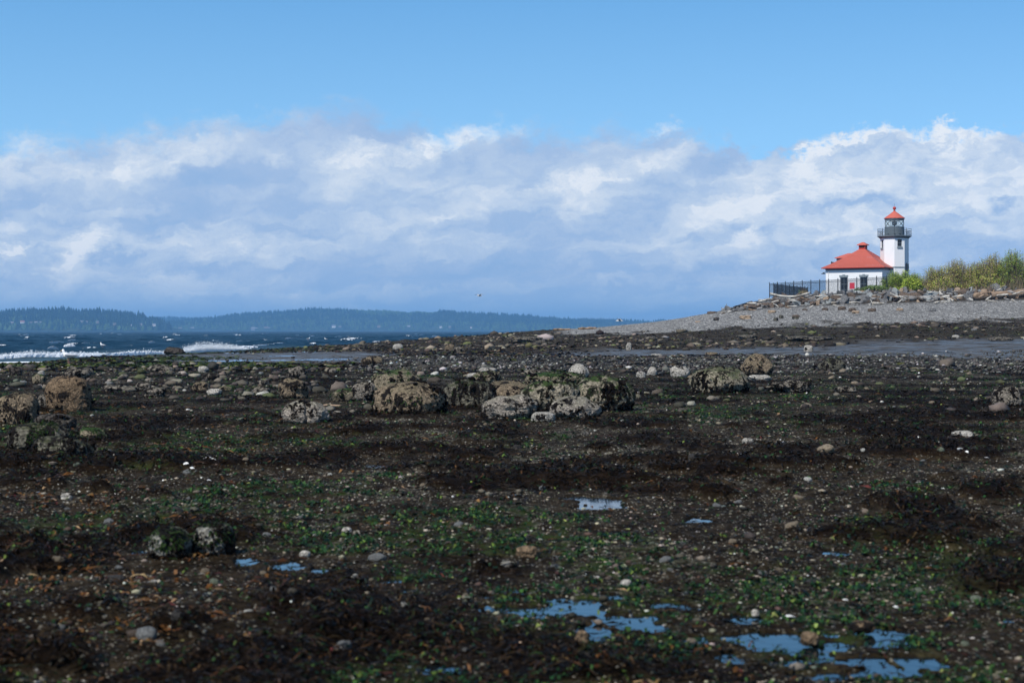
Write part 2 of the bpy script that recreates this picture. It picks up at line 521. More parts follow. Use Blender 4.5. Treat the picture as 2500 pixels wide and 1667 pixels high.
def ground_z(X, Y):
    X = np.asarray(X, float); Y = np.asarray(Y, float)
    z = base_z(X, Y)
    p = col_of(X, Y)
    zn = zones(X, Y)
    flat = 1 - np.clip(zn['sand'] + zn['gravel'] * 0.75, 0, 1)
    near = 1 - sm(Y, 16, 48)
    calm_ = np.ones_like(z)
    for (x, y, rx, ry, zz) in POOLW:
        q = ((X - x) / (rx + .25)) ** 2 + ((Y - y) / (ry + .35)) ** 2
        calm_ *= 1 - .9 * (1 - sm(q, 1.0, 5.0))
    far = sm(Y, 70, 130)
    land = sm(z, SEA - 0.1, SEA + 0.25)
    # mats of weed with a raised, rounded edge
    mound = 0.075 * zn['mat'] * (0.6 + 1.2 * np.clip(fbm(X / 0.6, Y / 0.7, 3, 62) + 0.4, 0, 1))
    und = 0.16 * fbm(X / 4.5, Y / 6.0, 3, 63)
    fine = 0.07 * fbm(X / 0.35, Y / 0.4, 3, 64) + 0.035 * fbm(X / 0.10, Y / 0.12, 2, 66)
    rocky = 0.55 * np.maximum(fbm(X / 3.2, Y / 5.0, 5, 65) - 0.02, 0) + 0.30 * np.maximum(fbm(X / 1.1, Y / 2.0, 3, 68) - 0.06, 0)
    ztot = z + land * (flat * calm_ * (near * (mound + 0.4 * und) + fine * (0.12 + 0.88 * near)) + far * flat * calm_ * rocky + 0.05 * zn['gravel'] * fbm(X / 2.2, Y / 2.2, 3, 67))
    # hollows that hold water
    for (x, y, rx, ry, zz) in POOLW:
        ex = 1.9 * rx; ey = 1.9 * ry
        m = (np.abs(X - x) < ex) & (np.abs(Y - y) < ey)
        if not np.any(m):
            continue
        xx = X[m]; y_ = Y[m]
        q = ((xx - x) / rx) ** 2 + ((y_ - y) / ry) ** 2
        s = min(rx, ry * 0.6) + 0.05
        q = q + 2.6 * fbm(xx / s / 0.8 + x, y_ / s / 1.1, 3, 71) + 3.0 * fbm(xx / .20 + x, y_ / .34, 3, 73)
        w = 1 - sm(q, 0.42, 1.05)
        ztot[m] = ztot[m] * (1 - w) + (zz - 0.06 + 0.03 * fbm(xx / 0.2, y_ / 0.25, 2, 72)) * w
    return ztot


# ---- ground sheet
uc = np.concatenate([np.linspace(-1.6, -0.37, 26)[:-1], np.linspace(-0.37, 0.37, 500), np.linspace(0.37, 1.6, 26)[1:]])
yr = np.concatenate([[0.6, 1.2, 2.0, 3.0, 4.0, 5.0], np.exp(np.linspace(np.log(5.6), np.log(62), 380)), np.exp(np.linspace(np.log(62.5), np.log(232), 250)), np.linspace(236, 330, 24)])
YY, UU = np.meshgrid(yr, uc, indexing='ij')
XX = UU * YY
ZZ = ground_z(XX, YY)
zn = zones(XX, YY)
water_film = np.zeros_like(ZZ)
gmesh = mesh_np("ground", np.stack([XX, YY, ZZ], -1).reshape(-1, 3), grid_faces(*XX.shape),
                attrs={k_: zn[k_] for k_ in ('pebble', 'sand', 'green', 'gravel', 'shell', 'shade_soil', 'mat')}, smooth=True)

m_ground, t = material("tide_flat")
pos = t.new('ShaderNodeNewGeometry').outputs['Position']
nbig = t.noise(t.vmul(pos, (1, .6, 1)), 0.9, 6, 0.6)
nmid = t.noise(t.vmul(pos, (1, .55, 1)), 6.0, 6, 0.65)
nfin = t.noise(pos, 32.0, 5, 0.7)
weed = t.ramp(t.add(t.mul(nmid, 0.6), t.mul(nfin, 0.4)), [(0.30, (.0030, .0018, .0010)), (0.48, (.0085, .0052, .0028)), (0.60, (.020, .012, .0065)), (0.75, (.045, .027, .014))])
mud = t.ramp(t.add(t.mul(nmid, 0.45), t.add(t.mul(nfin, 0.4), t.mul(nbig, .15))), [(0.34, (.004, .003, .002)), (0.48, (.017, .012, .007)), (0.60, (.052, .038, .022)), (0.74, (.17, .135, .083))])
col = t.mix(t.step(t.add(t.attr('mat'), t.mul(t.sub(nmid, .5), .9)), .30, .62), mud, weed)
vcell = t.voronoi(t.vmul(pos, (1, .7, 1)), 38.0, 'Color')
vr = t.sep(vcell)[0]
vd = t.voronoi(t.vmul(pos, (1, .7, 1)), 38.0, 'Distance')
bits = t.mul(t.step(vr, 0.60, 0.70), t.step(vd, 0.42, 0.28))
grit = t.ramp(vr, [(0.0, (.018, .016, .014)), (0.5, (.07, .062, .052)), (0.8, (.16, .145, .11)), (0.95, (.36, .33, .26)), (1.0, (.6, .57, .5))])
sh = t.mul(t.attr('shell'), t.step(nmid, 0.42, 0.58))
col = t.mix(t.mul(sh, 0.75), col, grit)
col = t.mix(t.mul(t.mul(bits, t.sub(1.0, t.attr('mat'))), 0.7), col, grit)
pv = t.sep(t.voronoi(t.vmul(pos, (1, .45, 1)), 9.0, 'Color'))[0]
pd = t.voronoi(t.vmul(pos, (1, .45, 1)), 9.0, 'Distance')
pcol = t.ramp(pv, [(0.0, (.016, .014, .012)), (0.5, (.042, .037, .030)), (0.8, (.09, .083, .07)), (0.95, (.20, .19, .165)), (1.0, (.42, .40, .36))])
pcol = t.mix(t.step(pd, 0.38, 0.6), pcol, (.012, .011, .010))
col = t.mix(t.mul(t.attr('pebble'), t.step(nbig, 0.32, 0.52)), col, pcol)
gcol = t.ramp(t.add(t.mul(nmid, 0.5), t.mul(nfin, 0.5)), [(0.3, (.006, .011, .003)), (0.5, (.018, .029, .007)), (0.65, (.042, .055, .014)), (0.8, (.11, .12, .035))])
col = t.mix(t.mul(t.attr('green'), t.step(t.add(t.mul(nmid, 0.7), t.mul(nbig, 0.3)), 0.46, 0.58)), col, gcol)
scol = t.ramp(t.add(t.mul(nbig, 0.4), t.mul(nfin, 0.6)), [(0.3, (.055, .052, .050)), (0.6, (.10, .096, .09)), (0.8, (.14, .132, .12))])
col = t.mix(t.mul(t.attr('sand'), t.step(t.noise(t.vmul(pos, (.35, .12, 1)), 1.6, 5, 0.6), 0.36, 0.50)), col, scol)
gv = t.sep(t.voronoi(t.vmul(pos, (1, .16, 1)), 15.0, 'Color'))[0]
gv2 = t.sep(t.voronoi(t.vmul(pos, (1, .18, 1)), 6.0, 'Color'))[1]
gr = t.ramp(t.add(t.mul(gv, 0.7), t.mul(gv2, 0.3)), [(0.05, (.045, .044, .042)), (0.4, (.135, .131, .122)), (0.65, (.24, .232, .215)), (0.85, (.42, .405, .375)), (0.97, (.66, .64, .60))])
gr = t.mix(t.step(nbig, 0.35, 0.7, 0.0, 0.35), gr, (.11, .105, .097))
col = t.mix(t.step(t.add(t.attr('gravel'), t.add(t.mul(t.sub(nmid, 0.5), 0.9), t.mul(t.sub(nbig, .5), .9))), 0.25, 0.75), col, gr)
t.put(t.b.inputs['Base Color'], col)
col = t.mix(t.attr('shade_soil'), col, t.ramp(nmid, [(.3, (.02, .017, .013)), (.7, (.07, .058, .045))]))  # earth colour kept dark so the rock gaps read as shaded
t.put(t.b.inputs['Base Color'], col)
wet = t.mul(t.attr('sand'), t.step(nbig, 0.40, 0.58))
t.put(t.b.inputs['Roughness'], t.step(wet, 0.0, 1.0, 0.75, 0.36))
t.put(t.b.inputs['Specular IOR Level'], t.step(wet, 0.0, 1.0, 0.02, 0.16))
hgt = t.add(t.mul(nfin, 0.5), t.mul(nmid, 0.9))
t.put(t.b.inputs['Normal'], t.bump(hgt, 0.8, 0.06))
ground = tag(link("ground", gmesh, m_ground), kind='structure')

# ---- still water in the hollows
m_pool, t = material("still_pool_water")
pos = t.new('ShaderNodeNewGeometry').outputs['Position']
t.b.inputs['Base Color'].default_value = (.006, .010, .012, 1)
t.b.inputs['Roughness'].default_value = 0.06
t.b.inputs['IOR'].default_value = 1.33
t.put(t.b.inputs['Normal'], t.bump(t.noise(pos, 9.0, 3, 0.5), 0.05, 0.02))
left_ = list(range(len(POOLW)))
while left_:                                   # hollows that touch share one sheet of water
    grp = [left_.pop(0)]
    cyx_ = POOLW[grp[0]][1]
    sf_ = 1.7 if cyx_ < 40 else 1.1
    grew = True
    while grew:
        grew = False
        for b_ in list(left_):
            xb, yb, rxb, ryb, _ = POOLW[b_]
            if yb < 40 and cyx_ < 40 and any(abs(POOLW[a_][0] - xb) < 1.75 * (POOLW[a_][2] + rxb) and abs(POOLW[a_][1] - yb) < 1.75 * (POOLW[a_][3] + ryb) for a_ in grp):
                grp.append(b_); left_.remove(b_); grew = True
    cx_ = np.mean([POOLW[a_][0] for a_ in grp]); cy_ = np.mean([POOLW[a_][1] for a_ in grp]); zl_ = np.mean([POOLW[a_][4] for a_ in grp])
    P_ = sorted((POOLW[a_][0] + sf_ * POOLW[a_][2] * math.cos(q) - cx_, POOLW[a_][1] + sf_ * POOLW[a_][3] * math.sin(q) - cy_) for a_ in grp for q in np.linspace(0, 2 * math.pi, 25)[:-1])
    def half_(seq):
        h_ = []
        for p_ in seq:
            while len(h_) > 1 and (h_[-1][0] - h_[-2][0]) * (p_[1] - h_[-2][1]) - (h_[-1][1] - h_[-2][1]) * (p_[0] - h_[-2][0]) <= 0:
                h_.pop()
            h_.append(p_)
        return h_[:-1]
    pts_ = [(a_, b_, 0.0) for a_, b_ in half_(P_) + half_(P_[::-1])]
    me = bpy.data.meshes.new("tide_pool"); me.from_pydata([tuple(p) for p in pts_], [], [tuple(range(len(pts_)))]); me.update()
    tag(link("tide_pool", me, m_pool, loc=(cx_, cy_, zl_ - (0.014 if cy_ < 40 else 0.02 + .0023 * (len(left_) % 7)))), kind='structure')

# ---------------------------------------------------------------- the sea
m_sea, t = material("choppy_sea")
pos = t.new('ShaderNodeNewGeometry').outputs['Position']
foam = t.attr('foam')
fn = t.noise(t.vmul(pos, (1, .4, 1)), 2.2, 6, 0.75)
fm = t.step(t.add(foam, t.mul(t.sub(fn, 0.5), 1.7)), 0.50, 0.66)
shal = t.attr('shallow')
deep = t.mix(shal, (.003, .021, .040), (.025, .045, .05))
t.put(t.b.inputs['Base Color'], t.mix(fm, deep, (.80, .83, .85)))
t.put(t.b.inputs['Roughness'], t.step(fm, 0, 1, 0.35, 0.8))
t.put(t.b.inputs['Specular IOR Level'], t.step(fm, 0, 1, 0.12, 0.2))
t.b.inputs['IOR'].default_value = 1.33
wv = t.add(t.noise(t.vmul(pos, (.5, .9, 1)), 0.9, 6, 0.65), t.mul(t.noise(t.vmul(pos, (.4, .9, 1)), 0.16, 4, 0.6), 3.0))
t.put(t.b.inputs['Normal'], t.bump(wv, 1.0, 0.55))
su = np.linspace(-0.52, 0.34, 380)
sy = np.concatenate([np.exp(np.linspace(np.log(82), np.log(1500), 420)), [1700, 2000, 2500, 3200, 4200, 5600, 8000, 12400]])
SY, SU = np.meshgrid(sy, su, indexing='ij')
SX = SU * SY


def sea_h(X, Y):
    wx = X + 6 * fbm(X / 25, Y / 25, 2, 81); wy = Y + 6 * fbm(X / 25 + 9, Y / 25, 2, 82)
    h = 0
    for (ang, lam, amp, sd_) in ((70, 13.0, .20, 1), (98, 8.5, .15, 2), (50, 6.0, .09, 3), (110, 4.2, .06, 4)):
        c, s = math.cos(R(ang)), math.sin(R(ang))
        ph = (wx * c + wy * s) / lam * 2 * math.pi + 5 * fbm(X / 17, Y / 17, 2, 90 + sd_)
        g = 0.45 + 1.2 * vn2(X / 30 + sd_ * 7, Y / 30, 95 + sd_)
        h = h + amp * g * (1 - 2 * np.abs(np.sin(ph / 2)) ** 0.8)
    return h


dep = base_z(SX, SY) - SEA
dep = np.where(SY > 330, -4, dep)
calm = sm(-dep, 0.0, 1.1)
H = sea_h(SX, SY)
fade = 1 - sm(SY, 900, 1700)
crest = sm(H, 0.14, 0.36)
patch = sm(fbm(SX / 22, SY / 40, 3, 85) + 0.6 * fbm(SX / 5, SY / 9, 2, 86), 0.02, 0.22)
foamv = np.clip(crest * patch * 0.72 * fade + 0.34 * sm(fbm(SX / 30, SY / 200, 3, 87), .1, .3) * (1 - fade), 0, 1) * sm(-dep, 0.15, 0.8)
foamv = np.maximum(foamv, 0.49 * sm(dep, -0.13, -0.02) * sm(fbm(SX / 6, SY / 5, 3, 88), -0.06, 0.12))
SZ = SEA + H * (0.12 + 0.88 * calm) * fade
smesh = mesh_np("sea", np.stack([SX, SY, SZ], -1).reshape(-1, 3), grid_faces(*SX.shape), attrs={'foam': foamv, 'shallow': 1 - sm(-dep, 0.1, 1.0)}, smooth=True)
tag(link("sea", smesh, m_sea), kind='structure')

# ---------------------------------------------------------------- far shore: hills with forest
m_hill = plain("hill_ground", (.030, .042, .022), 0.9, 0.1, 0.5, 0.01)


def hill(name, ridge, dist, depth, seed, tree_m):
    """ridge: (photo column, photo row of the tree tops)"""
    cols = np.linspace(ridge[0][0], ridge[-1][0], 260)
    rows = np.interp(cols, [a for a, b in ridge], [b for a, b in ridge])
    u = (cols - 1250) / F
    hgt = np.maximum((HY - rows) / F * dist + EYE - SEA - tree_m * 0.8, 0.0)
    nr = 14
    tt = np.concatenate([np.linspace(0, 1, nr), [1.3, 1.8]])
    V = np.zeros((len(tt), len(cols), 3))
    for k_, s in enumerate(tt):
        yd = dist + (s - 1) * depth * np.ones_like(cols)
        prof = np.interp(s, [0, .04, .25, .5, .8, 1, 1.3, 1.8], [0, .08, .36, .58, .88, 1, .8, 0.2])
        rough = (0.86 + 0.3 * vn2(cols / 30.0, np.full_like(cols, s * 4.0), seed)) if 0 < s < 1 else 1
        V[k_, :, 0] = u * dist; V[k_, :, 1] = yd; V[k_, :, 2] = SEA - 1 + (hgt + 1) * prof * rough
    me = mesh_np(name, V.reshape(-1, 3), grid_faces(len(tt), len(cols)), smooth=True)
    tag(link(name, me, m_hill), kind='structure')
    return V, tt


def cones(name, P, Hh, Wd, C, mat, sides=5):
    """little crowns, one per tree; P base points"""
    nT = len(P)
    ang = np.arange(sides) / sides * 2 * math.pi
    tv = [np.stack([np.cos(ang), np.sin(ang), np.full(sides, 0.12)], 1), np.stack([0.55 * np.cos(ang + .5), 0.55 * np.sin(ang + .5), np.full(sides, 0.55)], 1), np.array([[0, 0, 1.0]])]
    tv = np.vstack(tv)
    r0 = rng.uniform(0.75, 1.25, (nT, len(tv), 1))
    V = tv[None] * np.stack([Wd, Wd, Hh], 1)[:, None, :] * np.concatenate([r0, r0, np.ones_like(r0)], 2) + P[:, None, :]
    f = []
    for i in range(sides):
        j = (i + 1) % sides
        f += [(i, j, sides + j), (i, sides + j, sides + i), (sides + i, sides + j, 2 * sides)]
    f = np.array(f)
    FF = (f[None] + (np.arange(nT) * len(tv))[:, None, None]).reshape(-1, 3)
    me = mesh_np(name, V.reshape(-1, 3), FF, colors={'tint': np.repeat(C, len(tv), 0)})
    return link(name, me, mat)


m_forest, t = material("forest_foliage")
t.b.inputs['Roughness'].default_value = 0.9
t.b.inputs['Specular IOR Level'].default_value = 0.1
t.put(t.b.inputs['Base Color'], t.attr('tint', 'Color'))


def forest(V, tt, n_, th, seed, light_low=0.3, name="forest"):
    g = np.random.default_rng(seed)
    nr, nc, _ = V.shape
    r = np.concatenate([g.uniform(0.3, 12.98, int(n_ * .72)), g.uniform(12.0, 13.2, n_ - int(n_ * .72))])
    c = g.uniform(0, nc - 1.01, n_)
    i = r.astype(int); j = c.astype(int); a = (r - i)[:, None]; b = (c - j)[:, None]
    P = (V[i, j] * (1 - a) + V[i + 1, j] * a) * (1 - b) + (V[i, j + 1] * (1 - a) + V[i + 1, j + 1] * a) * b
    keep = P[:, 2] > SEA + 1.5
    for (uu, hy_, hw_) in CLEAR:
        keep &= ~((np.abs(P[:, 0] / P[:, 1] - uu) < hw_) & (P[:, 1] < hy_ + 12) & (P[:, 1] > hy_ - 110))
    P = P[keep]; r = r[keep]
    s = r / 13
    light = (g.random(len(P)) < np.where(s < .38, 0.75, light_low * 0.4)) | (vn2(P[:, 0] / 180, P[:, 1] / 180, seed) > 0.74)
    hh = th * g.uniform(0.6, 1.35, len(P)) * np.where(light, 0.6, 1.0)
    hh *= np.where(s > .93, g.uniform(.8, 1.15, len(P)), 1)
    ww = hh * np.where(light, 0.55, 0.24) * g.uniform(.8, 1.3, len(P))
    Cc = np.where(light[:, None], np.array([[.042, .072, .022]]), np.array([[.012, .024, .013]])) * g.uniform(0.6, 1.5, (len(P), 1))
    o = cones(name, P - np.array([[0, 0, 1.0]]), hh, ww, Cc, m_forest)
    return tag(o, kind='stuff')


RIDGE_L = [(-700, 766), (-300, 764), (20, 763), (100, 760), (180, 759), (260, 763), (300, 766), (345, 771), (370, 780), (400, 787), (425, 800), (445, 807)]
RIDGE_R = [(330, 800), (380, 790), (430, 781), (500, 777), (560, 770), (600, 765), (700, 759), (760, 755), (850, 753), (950, 756), (1000, 760), (1100, 761), (1200, 765), (1300, 770), (1400, 777), (1470, 781), (1520, 779), (1600, 783), (1800, 786), (2400, 790)]
RIDGE_F = [(250, 783), (340, 774), (400, 772), (470, 774), (540, 777), (620, 782), (700, 790)]
VL, tl_ = hill("near_hill", RIDGE_L, 5200, 420, 3, 15)
VR, tr_ = hill("wooded_hill", RIDGE_R, 7000, 700, 4, 14)
VF, tf_ = hill("distant_hill", RIDGE_F, 8600, 500, 5, 14)
# houses stand in clearings on the slopes
HS = [(55, 788, 5010, 12, 'white', 'red'), (30, 789, 5010, 9, 'tan', 'grey'), (88, 788, 5010, 9, 'white', 'grey'), (99, 787, 5010, 5, 'white', 'grey'), (76, 789, 5010, 8, 'tan', 'brown'), (200, 786, 5010, 9, 'tan', 'grey'), (212, 786, 5010, 7, 'grey', 'brown'), (238, 787, 5010, 8, 'tan', 'grey'),
      (280, 792, 5010, 8, 'tan', 'brown'), (320, 794, 5000, 6, 'white', 'grey'), (344, 793, 5000, 9, 'tan', 'grey'), (376, 794, 5000, 10, 'white', 'grey'), (440, 803, 6550, 9, 'grey', 'brown'), (470, 803, 6550, 10, 'tan', 'grey'), (618, 804, 6550, 12, 'grey', 'grey'), (650, 803, 6550, 12, 'tan', 'brown'),
      (626, 803, 6560, 8, 'white', 'grey'), (655, 803, 6560, 9, 'grey', 'grey'), (815, 798, 6580, 11, 'white', 'grey'), (830, 799, 6580, 7, 'tan', 'grey'), (925, 798, 6580, 9, 'tan', 'brown'), (998, 798, 6580, 9, 'white', 'grey'), (1076, 799, 6580, 8, 'white', 'grey'), (1098, 799, 6580, 7, 'tan', 'grey'), (1150, 800, 6580, 6, 'white', 'brown')]
HOUSE_Y = []
CLEAR = []
for px, py, Y, wpx, wc, rc in HS:
    V_ = VL if Y < 5100 else VR
    uu = (px - 1250) / F
    cix = int(np.argmin(np.abs(V_[0, :, 0] / (5200 if V_ is VL else 7000) - uu)))
    zl = V_[:14, cix, 2]; yl = V_[:14, cix, 1]
    ray = EYE + (HY - py) / F * yl
    q = int(np.argmax(zl >= ray)) if np.any(zl >= ray) else 3
    a_ = yl[max(q - 1, 0)]
    hy_ = a_ + (yl[q] - a_) * .5 - 6
    HOUSE_Y.append(hy_)
    CLEAR.append((uu, hy_, wpx * .7 / F))
tag(forest(VL, tl_, 6000, 20, 5), 'dark conifer forest on the nearer hill across the water, down to a paler bluff', 'forest')
tag(forest(VR, tr_, 13000, 15.5, 6), 'long blue-green wood covering the broad hill on the far shore', 'forest')
tag(forest(VF, tf_, 1600, 14, 7), 'faint wood on the most distant hill, in the gap between the two nearer ones', 'forest')

# ---- the air between
bm = bmesh.new()
bmesh.ops.create_cube(bm, size=1)
hz = bpy.data.meshes.new("haze"); bm.to_mesh(hz); bm.free()
m_haze = bpy.data.materials.new("haze"); m_haze.use_nodes = True
t = NT(m_haze.node_tree); t.n.clear()
out = t.new('ShaderNodeOutputMaterial')
pv_ = t.new('ShaderNodeVolumePrincipled')
pv_.inputs['Color'].default_value = (0.25, 0.58, 1.0, 1)
pv_.inputs['Density'].default_value = 0.00013
pv_.inputs['Anisotropy'].default_value = 0.0
t.l.new(pv_.outputs[0], out.inputs['Volume'])
HZB, HZT = -9.0, 125.0
haze = link("haze", hz, m_haze, loc=(0, 6400, (HZB + HZT) / 2), scale=(22000, 13000, HZT - HZB))
tag(haze, kind='stuff')

# ---------------------------------------------------------------- mesh assembly
class MB:
    def __init__(self):
        self.v = []; self.f = []

    def add(self, verts, faces):
        o = len(self.v)
        self.v += [tuple(v) for v in verts]
        self.f += [tuple(i + o for i in f) for f in faces]
        return self

    def box(self, lo, hi):
        x0, y0, z0 = lo; x1, y1, z1 = hi
        return self.add([(x0, y0, z0), (x1, y0, z0), (x1, y1, z0), (x0, y1, z0), (x0, y0, z1), (x1, y0, z1), (x1, y1, z1), (x0, y1, z1)],
                        [(3, 2, 1, 0), (4, 5, 6, 7), (0, 1, 5, 4), (1, 2, 6, 5), (2, 3, 7, 6), (3, 0, 4, 7)])

    def bar(self, a, b, w, h=None, up=(0, 0, 1)):
        """square bar from a to b"""
        a = Vector(a); b = Vector(b); d_ = (b - a).normalized(); up = Vector(up)
        if abs(d_.dot(up)) > 0.98:
            up = Vector((1, 0, 0))
        s = d_.cross(up).normalized() * (w / 2); n_ = s.cross(d_).normalized() * ((h or w) / 2)
        vs = [p + q for p in (a, b) for q in (-s - n_, s - n_, s + n_, -s + n_)]
        return self.add(vs, [(0, 1, 2, 3), (7, 6, 5, 4), (0, 4, 5, 1), (1, 5, 6, 2), (2, 6, 7, 3), (3, 7, 4, 0)])

    def lathe(self, prof, n_=24, c=(0, 0), a0=0.0, cap=True):
        vs = []; fs = []
        for r, z in prof:
            for k_ in range(n_):
                a = a0 + 2 * math.pi * k_ / n_
                vs.append((c[0] + r * math.sin(a), c[1] - r * math.cos(a), z))
        for i in range(len(prof) - 1):
            for k_ in range(n_):
                j = (k_ + 1) % n_
                fs.append((i * n_ + k_, i * n_ + j, (i + 1) * n_ + j, (i + 1) * n_ + k_))
        if cap:
            fs.append(tuple(reversed(range(n_))))
            fs.append(tuple(range((len(prof) - 1) * n_, len(prof) * n_)))
        return self.add(vs, fs)

    def tube(self, pts, rad, n_=8, cap=True):
        pts = [Vector(p) for p in pts]
        vs = []; fs = []
        ref = Vector((0.13, 0.31, 0.94))
        for i, p in enumerate(pts):
            d_ = (pts[min(i + 1, len(pts) - 1)] - pts[max(i - 1, 0)]).normalized()
            s = d_.cross(ref).normalized(); n2 = s.cross(d_)
            for k_ in range(n_):
                a = 2 * math.pi * k_ / n_
                vs.append(p + (s * math.cos(a) + n2 * math.sin(a)) * rad[i])
        for i in range(len(pts) - 1):
            for k_ in range(n_):
                j = (k_ + 1) % n_
                fs.append((i * n_ + k_, i * n_ + j, (i + 1) * n_ + j, (i + 1) * n_ + k_))
        if cap:
            fs.append(tuple(reversed(range(n_)))); fs.append(tuple(range((len(pts) - 1) * n_, len(pts) * n_)))
        return self.add(vs, fs)

    def wall(self, a, b, z0, z1, openings=(), depth=0.18):
        """vertical wall sheet from a to b (seen with a on the left), holes (s0, s1, za, zb) in metres along it, with reveals"""
        a = Vector((a[0], a[1], 0)); b = Vector((b[0], b[1], 0)); L = (b - a).length; d_ = (b - a) / L
        inn = Vector((-d_.y, d_.x, 0))
        P = lambda s, z, q=0: a + d_ * s + Vector((0, 0, z)) + inn * q
        ss = sorted({0, L, *[o[0] for o in openings], *[o[1] for o in openings]}); zs = sorted({z0, z1, *[o[2] for o in openings], *[o[3] for o in openings]})
        for i in range(len(ss) - 1):
            for j in range(len(zs) - 1):
                cs = (ss[i] + ss[i + 1]) / 2; cz = (zs[j] + zs[j + 1]) / 2
                if any(o[0] < cs < o[1] and o[2] < cz < o[3] for o in openings):
                    continue
                self.add([P(ss[i], zs[j]), P(ss[i + 1], zs[j]), P(ss[i + 1], zs[j + 1]), P(ss[i], zs[j + 1])], [(0, 1, 2, 3)])
        for s0, s1, za, zb in openings:
            q = depth
            self.add([P(s0, za), P(s1, za), P(s1, zb), P(s0, zb), P(s0, za, q), P(s1, za, q), P(s1, zb, q), P(s0, zb, q)],
                     [(0, 4, 5, 1), (1, 5, 6, 2), (2, 6, 7, 3), (3, 7, 4, 0)])
        return self

    def build(self, name, mat, parent=None, smooth=False):
        me = bpy.data.meshes.new(name)
        me.from_pydata(self.v, [], self.f)
        if smooth:
            me.polygons.foreach_set("use_smooth", np.ones(len(me.polygons), dtype=bool))
        me.update()
        return link(name, me, mat, parent)


def wpt(px, py, Y):
    return Vector(((px - 1250) / F * Y, Y, EYE + (HY - py) / F * Y))


# ---------------------------------------------------------------- paints
def painted(name, col, rough=0.5, spec=0.35, dirt=0.25, dirtcol=(.25, .23, .2)):
    m, t = material(name)
    co = t.new('ShaderNodeTexCoord').outputs['Object']
    n1 = t.noise(t.vmul(co, (1, 1, .25)), 2.2, 6, 0.65)
    n2 = t.noise(co, 14, 4, 0.6)
    f = t.mul(t.step(t.add(t.mul(n1, .7), t.mul(n2, .3)), 0.48, 0.75), dirt)
    t.put(t.b.inputs['Base Color'], t.mix(f, col, dirtcol))
    t.b.inputs['Roughness'].default_value = rough
    t.b.inputs['Specular IOR Level'].default_value = spec
    t.put(t.b.inputs['Normal'], t.bump(n2, 0.15, 0.02))
    return m


m_white = painted("white_painted_concrete", (.78, .78, .77), 0.55, 0.3, 0.16, (.42, .41, .38))
m_grey = painted("grey_green_trim_paint", (.125, .15, .163), 0.5, 0.35, 0.3, (.05, .05, .05))
m_lgrey = painted("grey_lintel_paint", (.20, .235, .25), 0.55, 0.3, 0.25, (.1, .1, .1))
m_black = painted("black_painted_steel", (.012, .014, .018), 0.4, 0.4, 0.2, (.04, .035, .03))
m_red = painted("red_painted_metal_roof", (.50, .118, .08), 0.55, 0.3, 0.22, (.38, .065, .042))
m_deepred = painted("red_painted_boards", (.42, .05, .035), 0.55, 0.3, 0.25, (.25, .03, .02))  # deeper red for gutter, cupola walls and ventilator ball
m_signred = painted("red_sign_face", (.58, .03, .045), 0.4, 0.4, 0.05)
m_dark = plain("dark_interior", (.008, .009, .010), 0.8, 0.1)
m_glassdark, t = material("dark_window_glass")
t.b.inputs['Base Color'].default_value = (.012, .014, .017, 1)
t.b.inputs['Roughness'].default_value = 0.08
m_glass, t = material("lantern_glass")
tr = t.new('ShaderNodeBsdfTransparent'); gl = t.new('ShaderNodeBsdfGlossy'); gl.inputs['Roughness'].default_value = 0.03
mx = t.new('ShaderNodeMixShader'); mx.inputs[0].default_value = 0.10
tr.inputs[0].default_value = (.93, .97, .96, 1)
t.l.new(tr.outputs[0], mx.inputs[1]); t.l.new(gl.outputs[0], mx.inputs[2]); t.l.new(mx.outputs[0], t.out.inputs[0])
m_lens, t = material("beacon_lens_glass")
t.b.inputs['Base Color'].default_value = (.06, .07, .075, 1); t.b.inputs['Roughness'].default_value = 0.1; t.b.inputs['Metallic'].default_value = 0.3

# ---------------------------------------------------------------- lighthouse tower
TY = 239.5
TX = (2183.7 - 1250) / F * TY
TA = math.atan2(TX, TY)


def tz(zy):      # height of a row of the close-up (6.53 times the photo) at the tower
    return EYE + (HY - (480 + zy / 6.53)) / F * TY


TR = 222 / 6.53 / F * TY
tower = tag(empty("lighthouse_tower", (TX, TY, 6.2), -TA), 'white octagonal lighthouse tower with dark gallery and red conical lantern roof', 'lighthouse')
Z0 = 6.2
